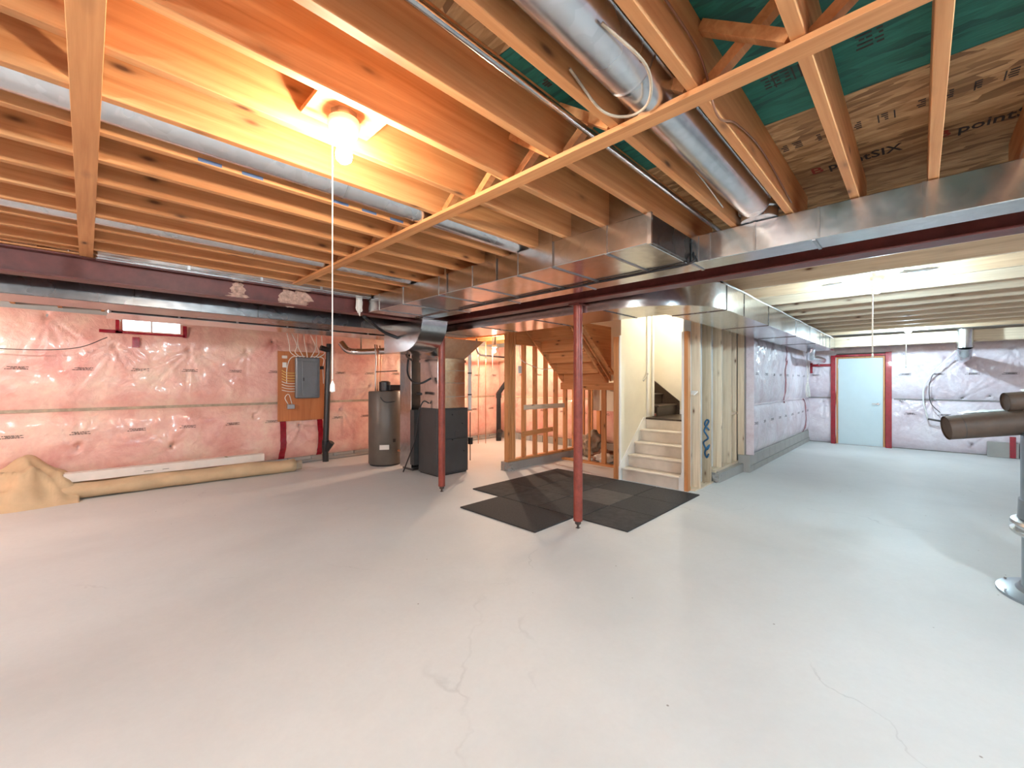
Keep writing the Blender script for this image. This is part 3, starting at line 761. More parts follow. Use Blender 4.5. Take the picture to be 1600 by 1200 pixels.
# ------------------------------------------------------------------ electrical panel
bo = thing('electrical_board', 'orange-brown plywood board with grey breaker panel and wiring on the insulated wall', 'electrical panel', (2.76, 8.1, .8))
mk('backboard', box(2.36, 3.16, 8.085, 8.105, .78, 2.03, bev=.002), W['plywood'], bo)
pn = mk('panel_box', box(2.63, 3.05, 8.00, 8.085, 1.185, 1.93, bev=.018), W['panelgrey'], bo)
dd = mk('panel_door', box(2.73, 3.01, 7.990, 8.001, 1.235, 1.86, bev=.005), W['panelgrey'], bo)
mk('latch', box(2.745, 2.765, 7.984, 7.992, 1.50, 1.56), W['black'], dd)
mk('trim_cover', box(2.65, 2.725, 7.994, 8.001, 1.22, 1.88, bev=.004), W['panelgrey'], bo)
for k in range(8):
    z = 1.64-.047*k
    mk('cable', tube(curve([(2.42, 8.075, z+.05-.003*k), (2.47, 8.05, z+.012), (2.54, 8.05, z), (2.63, 8.05, z)], 3), .0075, 6), W['yellowwire' if k < 4 else 'wire'], bo, smooth=True)
for k, (xa, xb) in enumerate(((2.52, 2.66), (2.60, 2.72), (2.70, 2.78), (2.80, 2.84), (2.92, 2.90), (3.02, 2.96), (3.12, 3.02))):
    mk('cable', tube(curve([(xa-.02, 8.06, 2.35), (xa+.05*math.sin(k*2.), 8.0, 2.14), (xa+.03, 8.05, 2.02), (xb, 8.05, 1.93)], 4), .0075, 6), W['wire'], bo, smooth=True)
for xs_ in ((2.80, 2.56, 2.50, 2.49), (2.90, 3.10, 3.12, 3.13)):
    mk('cable', tube(curve([(xs_[0], 8.04, 1.95), (xs_[1]+.02, 8.04, 1.93), (xs_[2], 8.05, 1.75), (xs_[3], 8.05, 1.45)], 4), .0075, 6), W['wire'], bo, smooth=True)
mk('receptacle', box(2.43, 2.49, 8.045, 8.085, 1.74, 1.83, bev=.004), W['white'], bo)
mk('doorbell_transformer', box(2.42, 2.50, 8.04, 8.085, 1.90, 1.95, bev=.004), W['label'], bo)
mk('junction_box', box(2.50, 2.62, 8.03, 8.085, 1.00, 1.08, bev=.004), W['galvold'], bo)
mk('cable', tube(curve([(2.52, 8.06, 1.08), (2.46, 8.04, 1.2), (2.52, 8.03, 1.26), (2.58, 8.05, 1.08)], 4), .007, 6), W['wire'], bo, smooth=True)
mk('splitter', box(3.08, 3.13, 8.04, 8.085, 1.72, 1.78), W['black'], bo)

# ------------------------------------------------------------------ drain pipes
dp = thing('drain_pipe', 'black plastic drain pipe standing beside the electrical board', 'pipe', (3.12, 7.93, 0))
mk('pipe', tube([(3.22, 8.0, 2.2), (3.20, 7.98, 1.9), (3.12, 7.92, .36)], .052, 20), W['black'], dp, smooth='auto')
mk('cleanout_wye', tube([(3.12, 7.92, .20), (3.19, 7.82, .36)], .055, 18), W['black'], dp, smooth='auto')
mk('coupling', tube([(3.12, 7.92, .30), (3.12, 7.92, .40)], .063, 20), W['black'], dp, smooth='auto')
mk('lower_pipe', tube([(3.12, 7.92, 0), (3.11, 7.92, .30)], .054, 20), W['black'], dp, smooth='auto')
mk('top_elbow', tube([(3.21, 7.98, 2.08), (3.05, 7.98, 2.12)], .05, 16), W['black'], dp, smooth='auto')
dp = thing('drain_pipe', 'black plastic drain pipe with a double bend in the furnace corner', 'pipe', (7.3, 7.6, 0))
mk('pipe', tube([(7.42, 7.44, 2.3), (7.42, 7.44, 1.50), (7.28, 7.60, 1.20), (7.28, 7.60, .2)], .062, 18), W['black'], dp, smooth='auto')
mk('coupling', tube([(7.28, 7.60, 1.08), (7.28, 7.60, 1.2)], .072, 18), W['black'], dp, smooth='auto')
mk('cleanout_wye', tube([(7.28, 7.60, .12), (7.24, 7.50, .26)], .07, 16), W['black'], dp, smooth='auto')
mk('lower_pipe', tube([(7.28, 7.60, 0), (7.28, 7.60, .2)], .066, 16), W['black'], dp, smooth='auto')
t = mk('water_line', tube(curve([(6.2, 7.2, 2.47), (6.3, 7.25, 2.14), (6.7, 7.3, 2.10), (7.1, 7.4, 2.1), (7.36, 7.44, 2.1)], 4), .022, 10), W['black'], smooth=True); tag(t, 'short black pipe run high on the wall near the furnace-corner bulb', 'pipe')
for (x, y) in ((6.6, 7.6), (6.75, 7.5)):
    t = mk('water_line', tube([(x, y, 0.0), (x, y, 2.47)], .008, 6), W['copper']); tag(t, 'thin copper water line standing %s the insulated corner, %s the drain pipe' % (('in', 'further from') if x < 6.7 else ('by', 'nearer to')), 'pipe', None)

# ------------------------------------------------------------------ stud wall left of the stairs (y = 5)
ws = struct('wall_stud_left', (6.2, 5.0, 0))
def stud(x0, x1, y0, y1, z0, z1, mat, parent, bev=.002): return mk('stud', box(x0, x1, y0, y1, z0, z1, bev=bev), mat, parent)
mk('concrete_curb', prism([(4.92, 4.90), (7.8, 4.90), (7.8, 5.10), (4.94, 5.10)], 0, .13), W['curb'], ws)
mk('curb_lump', blob(BM(), (4.97, 4.97, .03), .10, .12, .08, 4, 3, .5), W['curb'], ws)
mk('bottom_plate', box(4.95, 7.78, 4.945, 5.035, .13, .168, bev=.002), W['orx'], ws)
for x in (4.955, 5.0, 5.045, 5.09): stud(x, x+.038, 4.945, 5.035, .17, 2.44, W['orz'], ws)
stud(5.135, 5.15, 4.955, 5.035, .17, 2.44, W['plz'], ws)
for k in range(9):
    x = 5.37+.30*k
    stud(x, x+.038, 4.945, 5.035, .17, 2.44 if x < 6.3 else 1.44, W['orz'] if k % 2 else W['orz'], ws)
mk('top_plate', box(4.95, 6.35, 4.945, 5.035, 2.44, 2.468), W['orx'], ws)
mk('header', box(5.13, 5.75, 4.92, 4.944, 2.12, 2.36), W['orx'], ws)
mk('nailer', bar((5.33, 4.93, 1.04), (6.48, 4.93, 1.03), .025, .085), W['ory'] if 0 else W['plx'], ws)
mk('nailer', bar((5.28, 4.93, .575), (6.12, 4.93, .60), .025, .085), W['orx'], ws)
mk('switch_plate', box(5.19, 5.27, 4.925, 4.944, 1.63, 1.76, bev=.004), W['white'], ws)
mk('cable', tube(curve([(5.2, 4.93, 2.2), (5.22, 4.93, 2.0), (5.3, 4.925, 1.84), (5.8, 4.925, 1.72), (6.1, 4.93, 1.74)]), .006, 6), W['wire'], ws, smooth=True)
# landing frame: header along Y with studs beneath
mk('landing_header', box(6.38, 6.42, 3.46, 4.94, 1.34, 1.47), W['ory'], ws)
for y in (4.60, 4.28, 3.95): stud(6.385, 6.42, y, y+.038 if y != 3.95 else y+.09, .04, 1.34, W['orz'], ws)
mk('bottom_plate', box(6.36, 6.45, 3.46, 4.90, 0, .038), W['ory'], ws)

# under side of the upper flight
us = thing('staircase', 'underside of the raw wood upper stair flight behind the stud wall', 'stairs', (5.7, 4.4, 1.47))
Y0, Y1 = 3.92, 4.90
def slope(x): return 1.50+(6.42-x)*(.19/.225)
for y, mt in ((Y1-.035, 'orx'), (Y0, 'orx')):
    mk('stringer', prism([(6.44, slope(6.44)-.06), (6.44, slope(6.44)+.14), (4.98, slope(4.98)+.14), (4.98, slope(4.98)-.06)], y, y+.035, 'y'), W[mt], us)
for k in range(7):
    x = 6.40-.225*k; z = 1.50+.19*k
    mk('riser', box(x-.02, x, Y0+.036, Y1-.036, z-.03, z+.16), W['ory'], us)
    if k: mk('tread', box(x-.02, x+.215, Y0+.036, Y1-.036, z-.055, z-.031), W['ory'], us)
    mk('wedge', prism([(x-.005, z-.04), (x+.02, z-.04), (x-.005, z+.15)], Y1-.06, Y1-.036, 'y'), W['orx'], us)
# dark backs: raw framing plane beside the flight
mk('stair_side_panel', prism([(6.42, 1.49), (6.42, 2.44), (5.3, 2.44)], 3.86, 3.878, 'y'), W['orx'], us)
mk('diagonal_brace', bar((5.45, 3.80, 2.36), (6.35, 3.80, 1.62), .035, .085, Vector((0, 1, 0))), W['orx'], us)

# ------------------------------------------------------------------ painted stair walls
wm = struct('wall_stair_left', (6.1, 3.3, 0))
mk('drywall', box(5.70, 6.74, 3.255, 3.268, .0, 3.3), W['cream'], wm)
mk('drywall_edge', box(5.655, 5.70, 3.250, 3.268, .0, 2.19), W['white'], wm)
stud(5.655, 5.693, 3.27, 3.36, .0, 2.17, W['orz'], wm)
for k in range(2): stud(6.1+.4*k, 6.138+.4*k, 3.27, 3.36, .0, 2.17, W['orz'], wm)
mk('back_board', box(5.70, 6.74, 3.361, 3.373, .9, 2.17), W['plywood'], wm)
mk('corner_casing', box(6.52, 6.60, 3.232, 3.254, .90, 2.6, bev=.003), W['white'], wm)
mk('corner_casing', box(6.70, 6.76, 3.228, 3.254, .90, 2.6, bev=.003), W['white'], wm)
mk('drywall', box(6.742, 6.755, 3.27, 3.93, .9, 3.3), W['cream'], wm)
mk('drywall', box(6.742, 6.755, 3.931, 5.0, 1.50, 3.3), W['cream'], wm)
mk('landing_deck', box(6.43, 7.54, 3.95, 4.93, 1.44, 1.468), W['osb'], wm)
mk('skirt_board', prism([(5.62, .0), (5.72, .0), (6.50, .72), (6.50, .90), (6.40, .90), (5.62, .20)], 3.238, 3.254, 'y'), W['white'], wm)
mk('handrail_bracket', bar((6.35, 3.22, 1.50), (6.50, 3.22, 1.62), .02, .02), W['galvold'], wm)

wx = struct('wall_stair_right', (6.6, 2.25, 0))
mk('drywall', box(5.70, 7.60, 2.290, 2.302, .0, 3.3), W['drywallback'], wx)
mk('drywall_inner', box(5.70, 7.60, 2.303, 2.309, .0, 3.3), W['cream'], wx)
stud(5.675, 5.76, 2.235, 2.289, .0, 2.17, W['orz'], wx)
mk('drywall_edge', box(5.665, 5.674, 2.29, 2.318, .0, 2.17), W['white'], wx)
for i, x in enumerate((5.92, 6.33, 6.78, 6.83, 7.23, 7.50)):
    stud(x, x+.038, 2.17, 2.289, .02 if i < 2 else .175, 2.44, W['grey'] if i in (1, 3) else W['plz'], wx)
mk('bottom_plate', box(5.76, 6.45, 2.17, 2.289, 0, .02), W['plx'], wx)
mk('bottom_plate', box(6.50, 7.60, 2.16, 2.289, .14, .175), W['plx'], wx)
mk('concrete_curb', prism([(6.48, 2.29), (6.50, 2.10), (7.60, 2.08), (7.60, 2.29)], 0, .14), W['block'], wx)
mk('curb_lump', blob(BM(), (6.54, 2.17, .05), .09, .07, .09, 8, 3, .5), W['curb'], wx)
mk('fire_stop', bar((5.77, 2.23, 1.31), (5.91, 2.23, 1.35), .08, .02), W['carton'], wx)
mk('fire_stop', box(7.27, 7.60, 2.17, 2.289, .95, .99), W['plx'], wx)
mk('end_stud', box(7.555, 7.597, 2.07, 2.16, .285, 2.44), W['plz'], wx)
mk('end_block', box(7.57, 7.599, 1.98, 2.16, 0, .283, bev=.005), W['block'], wx)
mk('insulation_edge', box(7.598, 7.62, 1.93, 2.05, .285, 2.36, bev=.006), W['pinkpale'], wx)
mk('top_plate', box(5.70, 7.60, 2.17, 2.289, 2.44, 2.468), W['plx'], wx)
# sprayed blue scribble on the second stud
sp = [(6.365, 2.166, .78), (6.345, 2.166, .86), (6.36, 2.166, .93), (6.335, 2.166, .90), (6.345, 2.166, .78), (6.36, 2.166, .72), (6.335, 2.166, .66), (6.36, 2.166, .60), (6.362, 2.166, .52), (6.34, 2.166, .50), (6.345, 2.166, .57), (6.36, 2.166, .46), (6.345, 2.166, .38), (6.335, 2.166, .44)]
sp = [(6.3295-.0, 2.185+.09*abs(((i*37) % 10)/10.), p_[2]) for i, p_ in enumerate(sp)]
mk('sprayed_scribble', tube(curve(sp, 4), .013, 6), W['blue'], wx, smooth=True)

# landing walls behind
wz = struct('wall_landing', (7.5, 3.3, .9))
mk('drywall', box(7.55, 7.565, 2.31, 5.0, .88, 3.3), W['cream'], wz)
mk('baseboard', box(7.535, 7.549, 2.32, 3.12, .90, .98, bev=.003), W['white'], wz)
mk('stairwell_ceiling', box(5.02, 7.60, 2.28, 5.05, 3.3, 3.32), W['white'], wz)
mk('drywall', box(5.02, 5.035, 2.31, 5.0, JT+.02, 3.3), W['white'], wz)
mk('drywall', box(5.04, 7.55, 5.0, 5.015, JT+.02, 3.3), W['white'], wz)
mk('drywall', box(5.04, 5.70, 2.29, 2.302, JT, 3.3), W['white'], wz)
mk('drywall', box(5.04, 5.70, 3.255, 3.268, 2.47, 3.3), W['white'], wz)

# lower painted flight
ls = thing('staircase', 'worn off-white painted steps leading up to a dark wooden landing', 'stairs', (6.0, 2.8, 0))
RX, RR = 5.70, .179
for k in range(5):
    x = RX+.195*k
    mk('riser', box(x, x+.018, 2.36, 3.235, RR*k, RR*(k+1)-.028), W['steppaint'], ls)
    if k < 4: mk('tread', box(x-.028, x+.195, 2.36, 3.235, RR*(k+1)-.028, RR*(k+1), bev=.006), W['steppaint'], ls)
mk('stringer', prism([(5.68, 0), (5.80, 0), (6.50, .66), (6.50, .86), (5.68, .17)], 2.325, 2.355, 'y'), W['white'], ls)
mk('base_block', box(5.668, 5.70, 2.318, 2.36, 0, .17), W['white'], ls)
ld = mk('landing', box(6.465, 7.548, 2.32, 3.245, RR*5-.028, RR*5, bev=.006), W['darkwood'], ls)
mk('landing', box(6.78, 7.548, 3.246, 3.30, RR*5-.028, RR*5), W['darkwood'], ls)
s2 = thing('staircase', 'dark stained winding steps rising left from the landing', 'stairs', (7.2, 3.6, .9))
for k in range(3):
    y = 3.18+.26*k; z = RR*5+.19*k
    mk('riser', box(6.76, 7.52, y, y+.018, z+.001, z+.162), W['darkwood'], s2)
    mk('tread', box(6.76, 7.52, y-.028, y+.27, z+.162, z+.19, bev=.006), W['darkwood'], s2)
mk('skirt_board', prism([(3.12, RR*5+.001), (3.12, RR*5+.24), (3.66, RR*5+.66), (4.2, RR*5+1.06), (4.2, RR*5)], 7.523, 7.548, 'x'), W['darkwood'], s2)

# bags under the stairs
def crumple(name, label, cat, c, r, mat, seed):
    o = mk(name, blob(BM(), c, *r, seed, 4, .55), mat, smooth=True); tag(o, label, cat)
    lo = min((o.matrix_world @ v.co).z if 0 else v.co.z for v in o.data.vertices)
    return o
crumple('paper_sack', 'crumpled beige sack lying under the upper stairs', 'bag', (7.0, 4.62, .26), (.22, .20, .24), W['bag'], 11)
crumple('plastic_bag', 'small white plastic bag on the floor under the stairs', 'bag', (6.62, 4.12, .09), (.16, .16, .09), W['whitebag'], 12)
crumple('dark_bag', 'dark brown bundle behind the white bag under the stairs', 'bag', (6.85, 4.22, .09), (.30, .26, .10), W['brownwire'], 14)

# ------------------------------------------------------------------ rubber mats
def mat_tile(x0, x1, y0, y1, m_, lab, rot=0):
    z = .014
    o = mk('rubber_mat', box(x0+.004, x1-.004, y0+.004, y1-.004, 0, z, bev=.003), W[m_])
    tag(o, lab, 'mat', 'rubber floor mats'); o.rotation_euler.z = rot; return o
xm = [3.72, 4.34, 4.97, 5.60]; ym = [2.05, 2.64, 3.23, 3.82, 4.41]
pal = {(0, 0): 'rubber2', (1, 1): 'rubber3', (0, 3): 'rubber2', (1, 3): 'rubber', (2, 3): 'rubber2', (0, 1): 'rubber', (1, 2): 'rubber2', (2, 2): 'rubber2', (2, 1): 'rubber', (0, 2): 'rubber2', (1, 0): 'rubber', (2, 0): 'rubber'}
col = ('front', 'middle', 'back'); row = ('right end', 'second from right', 'second from left', 'left end')
for i in range(3):
    for j in range(4):
        nm = {'rubber': 'black', 'rubber2': 'charcoal', 'rubber3': 'lighter grey worn'}[pal[(i, j)]]
        mat_tile(xm[i], xm[i+1], ym[j], ym[j+1], pal[(i, j)], '%s rubber mat, %s row of the main square, %s' % (nm, col[i], row[j]), random.uniform(-.004, .004))
mat_tile(3.07, 3.71, 2.69, 3.87, 'rubber', 'long black rubber mat jutting out in front of the others, left of the red post')

# ------------------------------------------------------------------ carpet roll, sheet and carton by the left wall
def roll_mesh():
    bm = BM(); rings = []; n = 28
    P = [(-1.7, 7.66), (-1.0, 7.66), (-.3, 7.65), (.4, 7.62), (1.1, 7.58), (1.8, 7.52), (2.42, 7.46)]
    P = curve([Vector((a, b, 0)) for a, b in P], 6)
    for i, p in enumerate(P):
        k = i/(len(P)-1); w = .27-.14*k; h = .10+.005*math.sin(i*.7)
        ring = []
        for q in range(n):
            a = 2*PI*q/n; c, s = math.cos(a), math.sin(a)
            yy = w*abs(c)**.8*(1 if c > 0 else -1)+.10*(1-k); zz = h*abs(s)**.8*(1 if s > 0 else -1)
            nz = .010*noise.noise((p.x*3, yy*6, zz*9))
            ring.append(bm.verts.new((p.x, p.y+yy+nz, max(0.0, h+zz+nz))))
        rings.append(ring)
    for a, b in zip(rings, rings[1:]):
        for q in range(n): bm.faces.new((a[q], a[(q+1) % n], b[(q+1) % n], b[q]))
    bm.faces.new(rings[0][::-1]); bm.faces.new(rings[-1]); bmesh.ops.recalc_face_normals(bm, faces=bm.faces[:]); return bm
cr = thing('carpet_roll', 'long tan rolled carpet lying along the foot of the left insulated wall', 'carpet', (.4, 7.6, 0))
mk('roll', roll_mesh(), W['carpet'], cr, smooth=True)
mk('inner_edge', tube([(2.40, 7.43, .10), (2.52, 7.42, .095)], .075, 20), W['bag'], cr, smooth='auto')
mk('outer_flap', tube([(1.72, 7.50, .107), (2.30, 7.46, .107)], .112, 24), W['carpet'], cr, smooth='auto') if 0 else None
def heap():
    bm = BM(); nu, nv = 60, 26; G_ = []
    for i in range(nu+1):
        x = -1.75+1.69*i/nu; r = []
        prof = .17+.24*math.exp(-((x+.50)/.17)**2)+.20*math.exp(-((x+.75)/.45)**2)+.10*math.exp(-((x+.22)/.16)**2)
        for j in range(nv+1):
            t = j/nv; y = 7.36+.68*t
            fold = .17*(.45-abs(noise.noise((x*4.6+t*1.8, t*1.6-x, 5.)))*2.6)+.05*noise.noise((x*8, t*5, 2.))
            prof2 = prof*min(1, .45+max(0, -.06-x)/.22) if j == 0 else prof2
            z = prof2*math.sin(min(1, t*1.25)*PI/2)**.8+fold*math.sin(PI*min(1, t*1.1+.02))*.9
            if j == 0: z = 0
            y += .03*noise.noise((x*5, t*3, 7))-.02*math.sin(x*9)*(1-t)
            r.append(bm.verts.new((x, y, max(.0, z))))
        G_.append(r)
    for i in range(nu):
        for j in range(nv): bm.faces.new((G_[i][j], G_[i+1][j], G_[i+1][j+1], G_[i][j+1]))
    for i in (0, nu):   # close the ends and the back down to the floor
        pass
    B_ = [bm.verts.new((G_[i][nv].co.x, G_[i][nv].co.y+.01, 0)) for i in range(nu+1)]
    for i in range(nu): bm.faces.new((G_[i][nv], G_[i+1][nv], B_[i+1], B_[i]))
    for i in (0, nu):
        f_ = G_[i]+[B_[i]]
        bm.faces.new(f_)
    bmesh.ops.recalc_face_normals(bm, faces=bm.faces[:]); return bm
o = mk('canvas_sheet', heap(), W['carpet'], smooth=True); tag(o, 'crumpled tan drop sheet heaped against the wall at the left edge', 'sheet')
ct = thing('long_carton', 'long narrow white carton lying on top of the rolled carpet', 'box', (.9, 7.8, .2))
cb = bar((-.20, 7.72, .27), (2.02, 7.67, .262), .15, .11)
mk('carton', cb, W['carton'], ct)
mk('tape_band', bar((.42, 7.716, .268), (.46, 7.715, .268), .154, .114), W['label'], ct)
mk('tape_band', bar((1.50, 7.69, .2645), (1.53, 7.689, .2645), .154, .114), W['bag'], ct)
for x in (.55, .75, 1.0): mk('printed_mark', box(x, x+.10, 7.622-.0, 7.624, .25, .256), W['ink'], ct)
mk('end_flap', bar((-.212, 7.72, .27), (-.204, 7.72, .27), .13, .10), W['bag'], ct)

# ------------------------------------------------------------------ metal tube stand with cardboard rolls at the right edge
CX, CY = 4.60, -.76
st = thing('metal_duct_stand', 'upright steel tube with rings and a round floor flange at the right edge', 'pipe', (CX, CY, 0))
mk('floor_flange', lathe(CX, CY, [(0, 0), (.37, 0), (.37, .018), (.33, .028), (.28, .035), (.262, .06), (0, .06)], 48), W['steel'], st, smooth='auto')
mk('lower_tube', lathe(CX, CY, [(0, .06), (.25, .06), (.25, .42), (0, .42)], 48), W['steel'], st, smooth='auto')
mk('ring_collar', lathe(CX, CY, [(0, .42), (.29, .42), (.305, .435), (.305, .45), (.28, .465), (.28, .48), (.305, .495), (.30, .515), (.26, .53), (0, .53)], 48), W['chrome'], st, smooth='auto')
mk('sleeve', lathe(CX, CY, [(0, .53), (.27, .53), (.265, .66), (0, .66)], 48), W['steel'], st, smooth='auto')
mk('upper_tube', lathe(CX, CY, [(0, .66), (.255, .66), (.255, 1.132), (0, 1.132)], 48), W['steel'], st, smooth='auto')
for k in range(8):
    a = 2*PI*k/8+.3; mk('screw', lathe(CX+.35*math.cos(a), CY+.35*math.sin(a), [(0, .022), (.008, .022), (.008, .034), (0, .034)], 8), W['chrome'], st)
dv = Vector((.306, -.952, 0)); P0 = Vector((4.50, -.14, 0)); pv_ = Vector((.952, .306, 0))
def cardroll(lab, s, e, z0, z1, r, mat='kraft', off=0.):
    t = thing('cardboard_roll', lab, 'roll', (P0.x, P0.y, z0-r))
    A, B = P0+dv*s+pv_*off, P0+dv*e+pv_*off; A.z = z0; B.z = z1
    ax = (B-A).normalized()
    bm = tube([A, B], r, 28, caps=False); atube(bm, [A, B], r*.93, 28, caps=False)
    mk('tube_wall', bm, W[mat], t, smooth='auto')
    C = A+ax*.075; mk('band', tube([C, C+ax*.006], r*1.010, 28), W['soil'], t, smooth='auto')
    D = A+ax*.008; mk('core', tube([D, D+ax*.02], r*.92, 24), W['kraft'], t)
    return t
cardroll('brown cardboard roll projecting left across the top of the steel tube', 0, 1.15, 1.137, 1.31, .088)
cardroll('dark cardboard roll stacked on top of the other, cut off by the right edge', .31, 1.3, 1.338, 1.44, .066, off=0.)
def sheet(lab, s0, s1, o0, o1, z, zt, seed):
    bm = BM(); Gp = []
    for i in range(17):
        r = []
        for j in range(8):
            p = P0+dv*(s0+(s1-s0)*i/16)+pv_*(o0+(o1-o0)*j/7); p.z = z+zt*i/16+.012*noise.noise((i*.5, j*.6, seed))+.03*abs(j/7-.5)
            r.append(bm.verts.new(p))
        Gp.append(r)
    for i in range(16):
        for j in range(7): bm.faces.new((Gp[i][j], Gp[i+1][j], Gp[i+1][j+1], Gp[i][j+1]))
    o = mk('paper_sheet', bm, W['paper'], smooth=True); tag(o, lab, 'paper')
sheet('loose white sheet tucked between the two cardboard rolls', .12, .46, .03, .17, 1.236, .04, 1)
sheet('crumpled white sheet on top of the upper cardboard roll', .42, 1.0, -.05, .10, 1.408, .05, 4)

# vent pipe beside the door, cables
vd = thing('vent_pipe', 'short vertical metal vent pipe hanging below the pale beam near the door wall', 'pipe', (11.5, -.60, 2.0))
mk('pipe', tube([(11.5, -.60, JB), (11.5, -.60, 2.12)], .11, 24), W['galvpipe'], vd, smooth='auto')
mk('crimp_ring', tube([(11.5, -.60, 2.12), (11.5, -.60, 2.16)], .118, 24), W['galv'], vd, smooth='auto')
mk('lower_elbow', tube([(11.5, -.60, 2.12), (11.53, -.60, 2.05), (11.64, -.60, 1.98), (12.3, -.60, 1.97)], .10, 24), W['galvpipe'], vd, smooth='auto')
pv = thing('water_line', 'thin white plastic water line hanging on the pale wall beside the door', 'pipe', (12.4, -.1, 1.0))
mk('line', tube(curve([(12.3, -.52, 2.12), (12.4, -.25, 1.75), (12.45, -.08, 1.45), (12.45, -.05, 1.1), (12.45, -.12, .7)], 5), .014, 8), W['pvc'], pv, smooth=True)
mk('line', tube(curve([(12.42, -.20, 1.68), (12.44, -.14, 1.4), (12.44, -.16, 1.05), (12.45, -.3, .84)], 5), .007, 6), W['soil'], pv, smooth=True)
mk('valve', tube([(12.45, -.12, .70), (12.45, -.35, .66)], .02, 8), W['soil'], pv)
cc = thing('coiled_cable', 'loose white cable coil hanging on the pale wall left of the door', 'cable', (12.0, 1.9, 1.1))
for k in range(4):
    pts = [(12.15+.05*math.cos(q*.7+k), 1.90, 1.32+.16*math.sin(q*.7+k*.5)) for q in range(10)]
    pts = [(11.9+.16*math.cos(q*.7+k), 1.90-.01*k, 1.30+.17*math.sin(q*.7+k*.3)) for q in range(10)]
    mk('cable', tube(curve(pts, 3), .008, 6), W['wire'], cc, smooth=True)
mk('cable', tube(curve([(11.85, 1.90, 2.2), (11.8, 1.89, 1.8), (11.9, 1.9, 1.45)], 5), .008, 6), W['wire'], cc, smooth=True)
mk('cable', tube(curve([(12.0, 1.90, 2.2), (12.05, 1.89, 1.8), (11.95, 1.9, 1.45)], 5), .008, 6), W['wire'], cc, smooth=True)
rp = thing('round_duct', 'small round metal pipe with elbow under the end of the bent duct', 'pipe', (11.4, 1.7, 2.0))
mk('pipe', tube(curve([(10.6, 1.62, 2.17), (10.62, 1.64, 2.06), (10.8, 1.66, 2.0), (11.4, 1.66, 2.0), (12.3, 1.66, 2.0)], 4), .07, 18), W['galvpipe'], rp, smooth='auto')
# cables draped on the bent duct
for k, (lab, mm) in enumerate((('white cable running along the top edge of the bent duct', 'wire'), ('black cable running along the top edge of the bent duct', 'soil'))):
    pts = [(4.3+.6*i, 1.36+.02*k, 2.43+.014*k+.018*abs(math.sin(i*1.3+k))) for i in range(13)]
    o = mk('cable', tube(curve(pts, 3), .010, 6), W[mm], smooth=True); tag(o, lab, 'cable')
# wires on the joists
def cab(lab, pts, mm, r=.004): o = mk('cable', tube(curve(pts), r, 6), W[mm], smooth=True); tag(o, lab, 'cable')
yj = YJ[12]
cab('thin white cable stapled along the side of a joist at top centre', [(.35, YJ[12]-.006, 2.66), (.7, YJ[12]-.006, 2.60), (1.1, YJ[12]-.006, 2.585), (1.6, YJ[12]-.006, 2.60), (2.2, YJ[12]-.006, 2.56), (2.6, YJ[12]-.006, 2.50)], 'wire')
cab('brown cable sagging from the joists left of the large round duct', [(.6, YJ[11]-.008, 2.66), (1.0, YJ[11]-.01, 2.58), (1.4, YJ[11]-.012, 2.56), (1.55, YJ[11]-.02, 2.42), (1.8, YJ[11]-.012, 2.50), (2.2, YJ[11]-.008, 2.55), (2.8, YJ[11]-.008, 2.50)], 'brownwire')
cab('white bell wire hanging loosely round the large round duct', [(1.00, .63, 2.475), (1.2, .60, 2.45), (1.34, .66, 2.437), (1.37, .75, 2.44), (1.30, .82, 2.46), (1.1, .815, 2.50)], 'bag', .005)
cab('dark cable looping in front of the left insulated wall to the window', [(-1.3, 7.9, 1.93), (-.6, 7.9, 1.88), (-.1, 7.95, 1.93), (.2, 8.05, 2.1)], 'soil', .006)
cab('black cable drooping under the left red beam toward the furnace', [(2.3, 4.72, 2.262), (2.7, 5.0, 2.14), (3.0, 5.0, 2.03), (3.3, 5.4, 1.87), (3.7, 5.9, 1.84)], 'black', .02)
cab('thin cable stapled across the left red beam near the joists', [(.0, 4.615, 2.45), (.9, 4.612, 2.45), (1.8, 4.612, 2.44), (2.2, 4.612, 2.45)], 'brownwire', .004)
cab('black cable around the corner of the boxed duct end', [(1.0+2.0, 1.095, 2.44), (2.87, 1.095, 2.35), (2.84, 1.10, 2.28), (2.84, 1.4, 2.272), (2.845, 2.5, 2.271), (2.85, 3.6, 2.270)], 'black', .007)

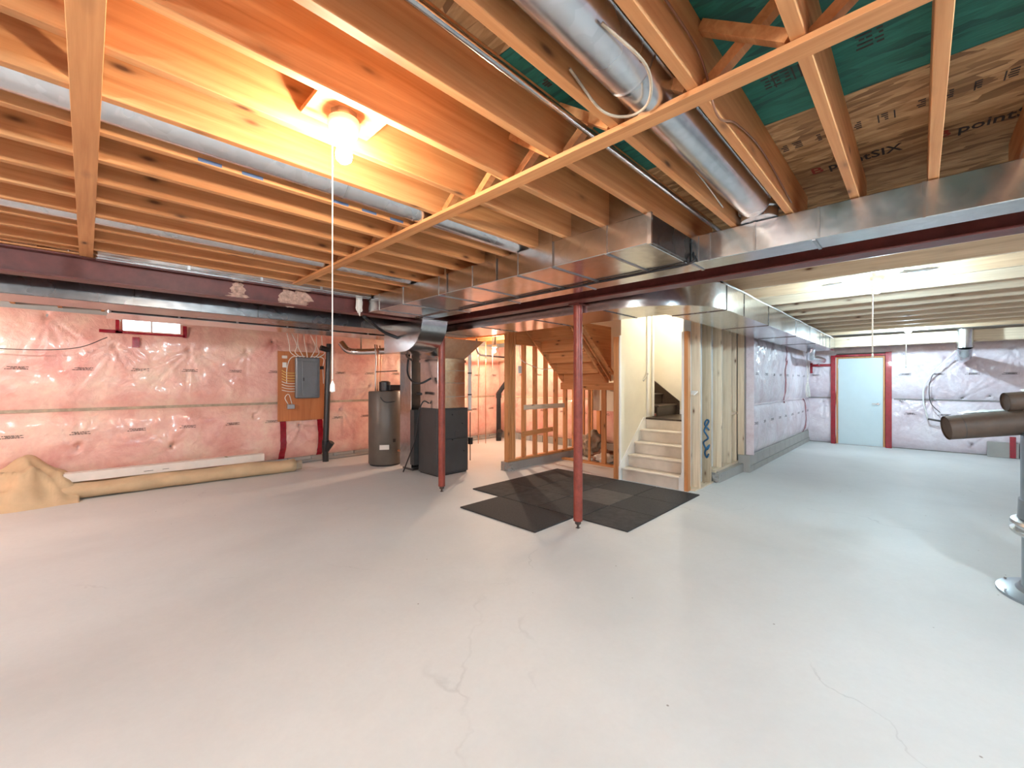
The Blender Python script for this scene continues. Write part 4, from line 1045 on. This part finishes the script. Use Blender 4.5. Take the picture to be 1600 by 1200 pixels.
# plastic scraps around the second bulb
for i, (c, r) in enumerate((((5.12, .02, 2.464), (.06, .13, .012)), ((5.25, .60, 2.464), (.04, .10, .010)), ((10.7, .05, 2.464), (.08, .22, .012)))):
    bm = BM(); blob(bm, c, *r, 20+i, 3, .8)
    o = mk('vapour_barrier_scrap', bm, W['paper'], smooth=True)
    tag(o, ('torn clear plastic scrap right of the bulb behind the red beam', 'torn clear plastic scrap left of the bulb behind the red beam', 'torn plastic scrap above the bulb nearest the door')[i], 'plastic')

# ------------------------------------------------------------------ bulbs
for i, (x, y, z, c, s_, cord, lab) in enumerate(BULBS):
    t = thing('bulb_fixture', lab, 'light', (x, y, z-.04))
    top = JB+.054 if i == 0 else JT
    mk('lamp_holder', lathe(x, y, [(0, z+.125), (.057, z+.125), (.060, z+.105), (.05, z+.07), (.03, z+.055), (.024, z+.03), (0, z+.03)], 28), W['porcelain'], t, smooth='auto')
    mk('junction_box', lathe(x, y, [(0, top), (.05, top), (.05, z+.126), (0, z+.126)], 8), W['galv'], t)
    mk('bulb', lathe(x, y, [(0, z+.045), (.014, z+.044), (.016, z+.028), (.026, z+.012), (.031, z-.008), (.027, z-.026), (.014, z-.038), (0, z-.041)], 20), emis('bulb_glow_%d' % i, c, s_), t, smooth=True)
    if cord:
        cx_, cy_ = x-.045*.7, y+.045*.7
        mk('pull_cord', tube([(cx_, cy_, z+.07), (cx_, cy_, cord+.05)], .0022 if i == 0 else .006, 6), W['cord'], t)
        mk('cord_knob', lathe(cx_, cy_, [(0, cord), (.010, cord+.004), (.008, cord+.03), (0, cord+.05)], 12), W['porcelain'], t, smooth=True)
x, y, z, c, s_ = STAIR_BULB
t = thing('bulb_fixture', 'bulb high in the painted stairwell, out of sight', 'light', (x, y, z))
mk('lamp_holder', lathe(x, y, [(0, 3.299), (.06, 3.299), (.05, z+.06), (.02, z+.03), (0, z+.03)], 20), W['porcelain'], t, smooth='auto')
mk('bulb', lathe(x, y, [(0, z+.03), (.016, z+.028), (.031, z-.008), (.027, z-.026), (0, z-.041)], 20), emis('stair_bulb_glow', c, s_), t, smooth=True)
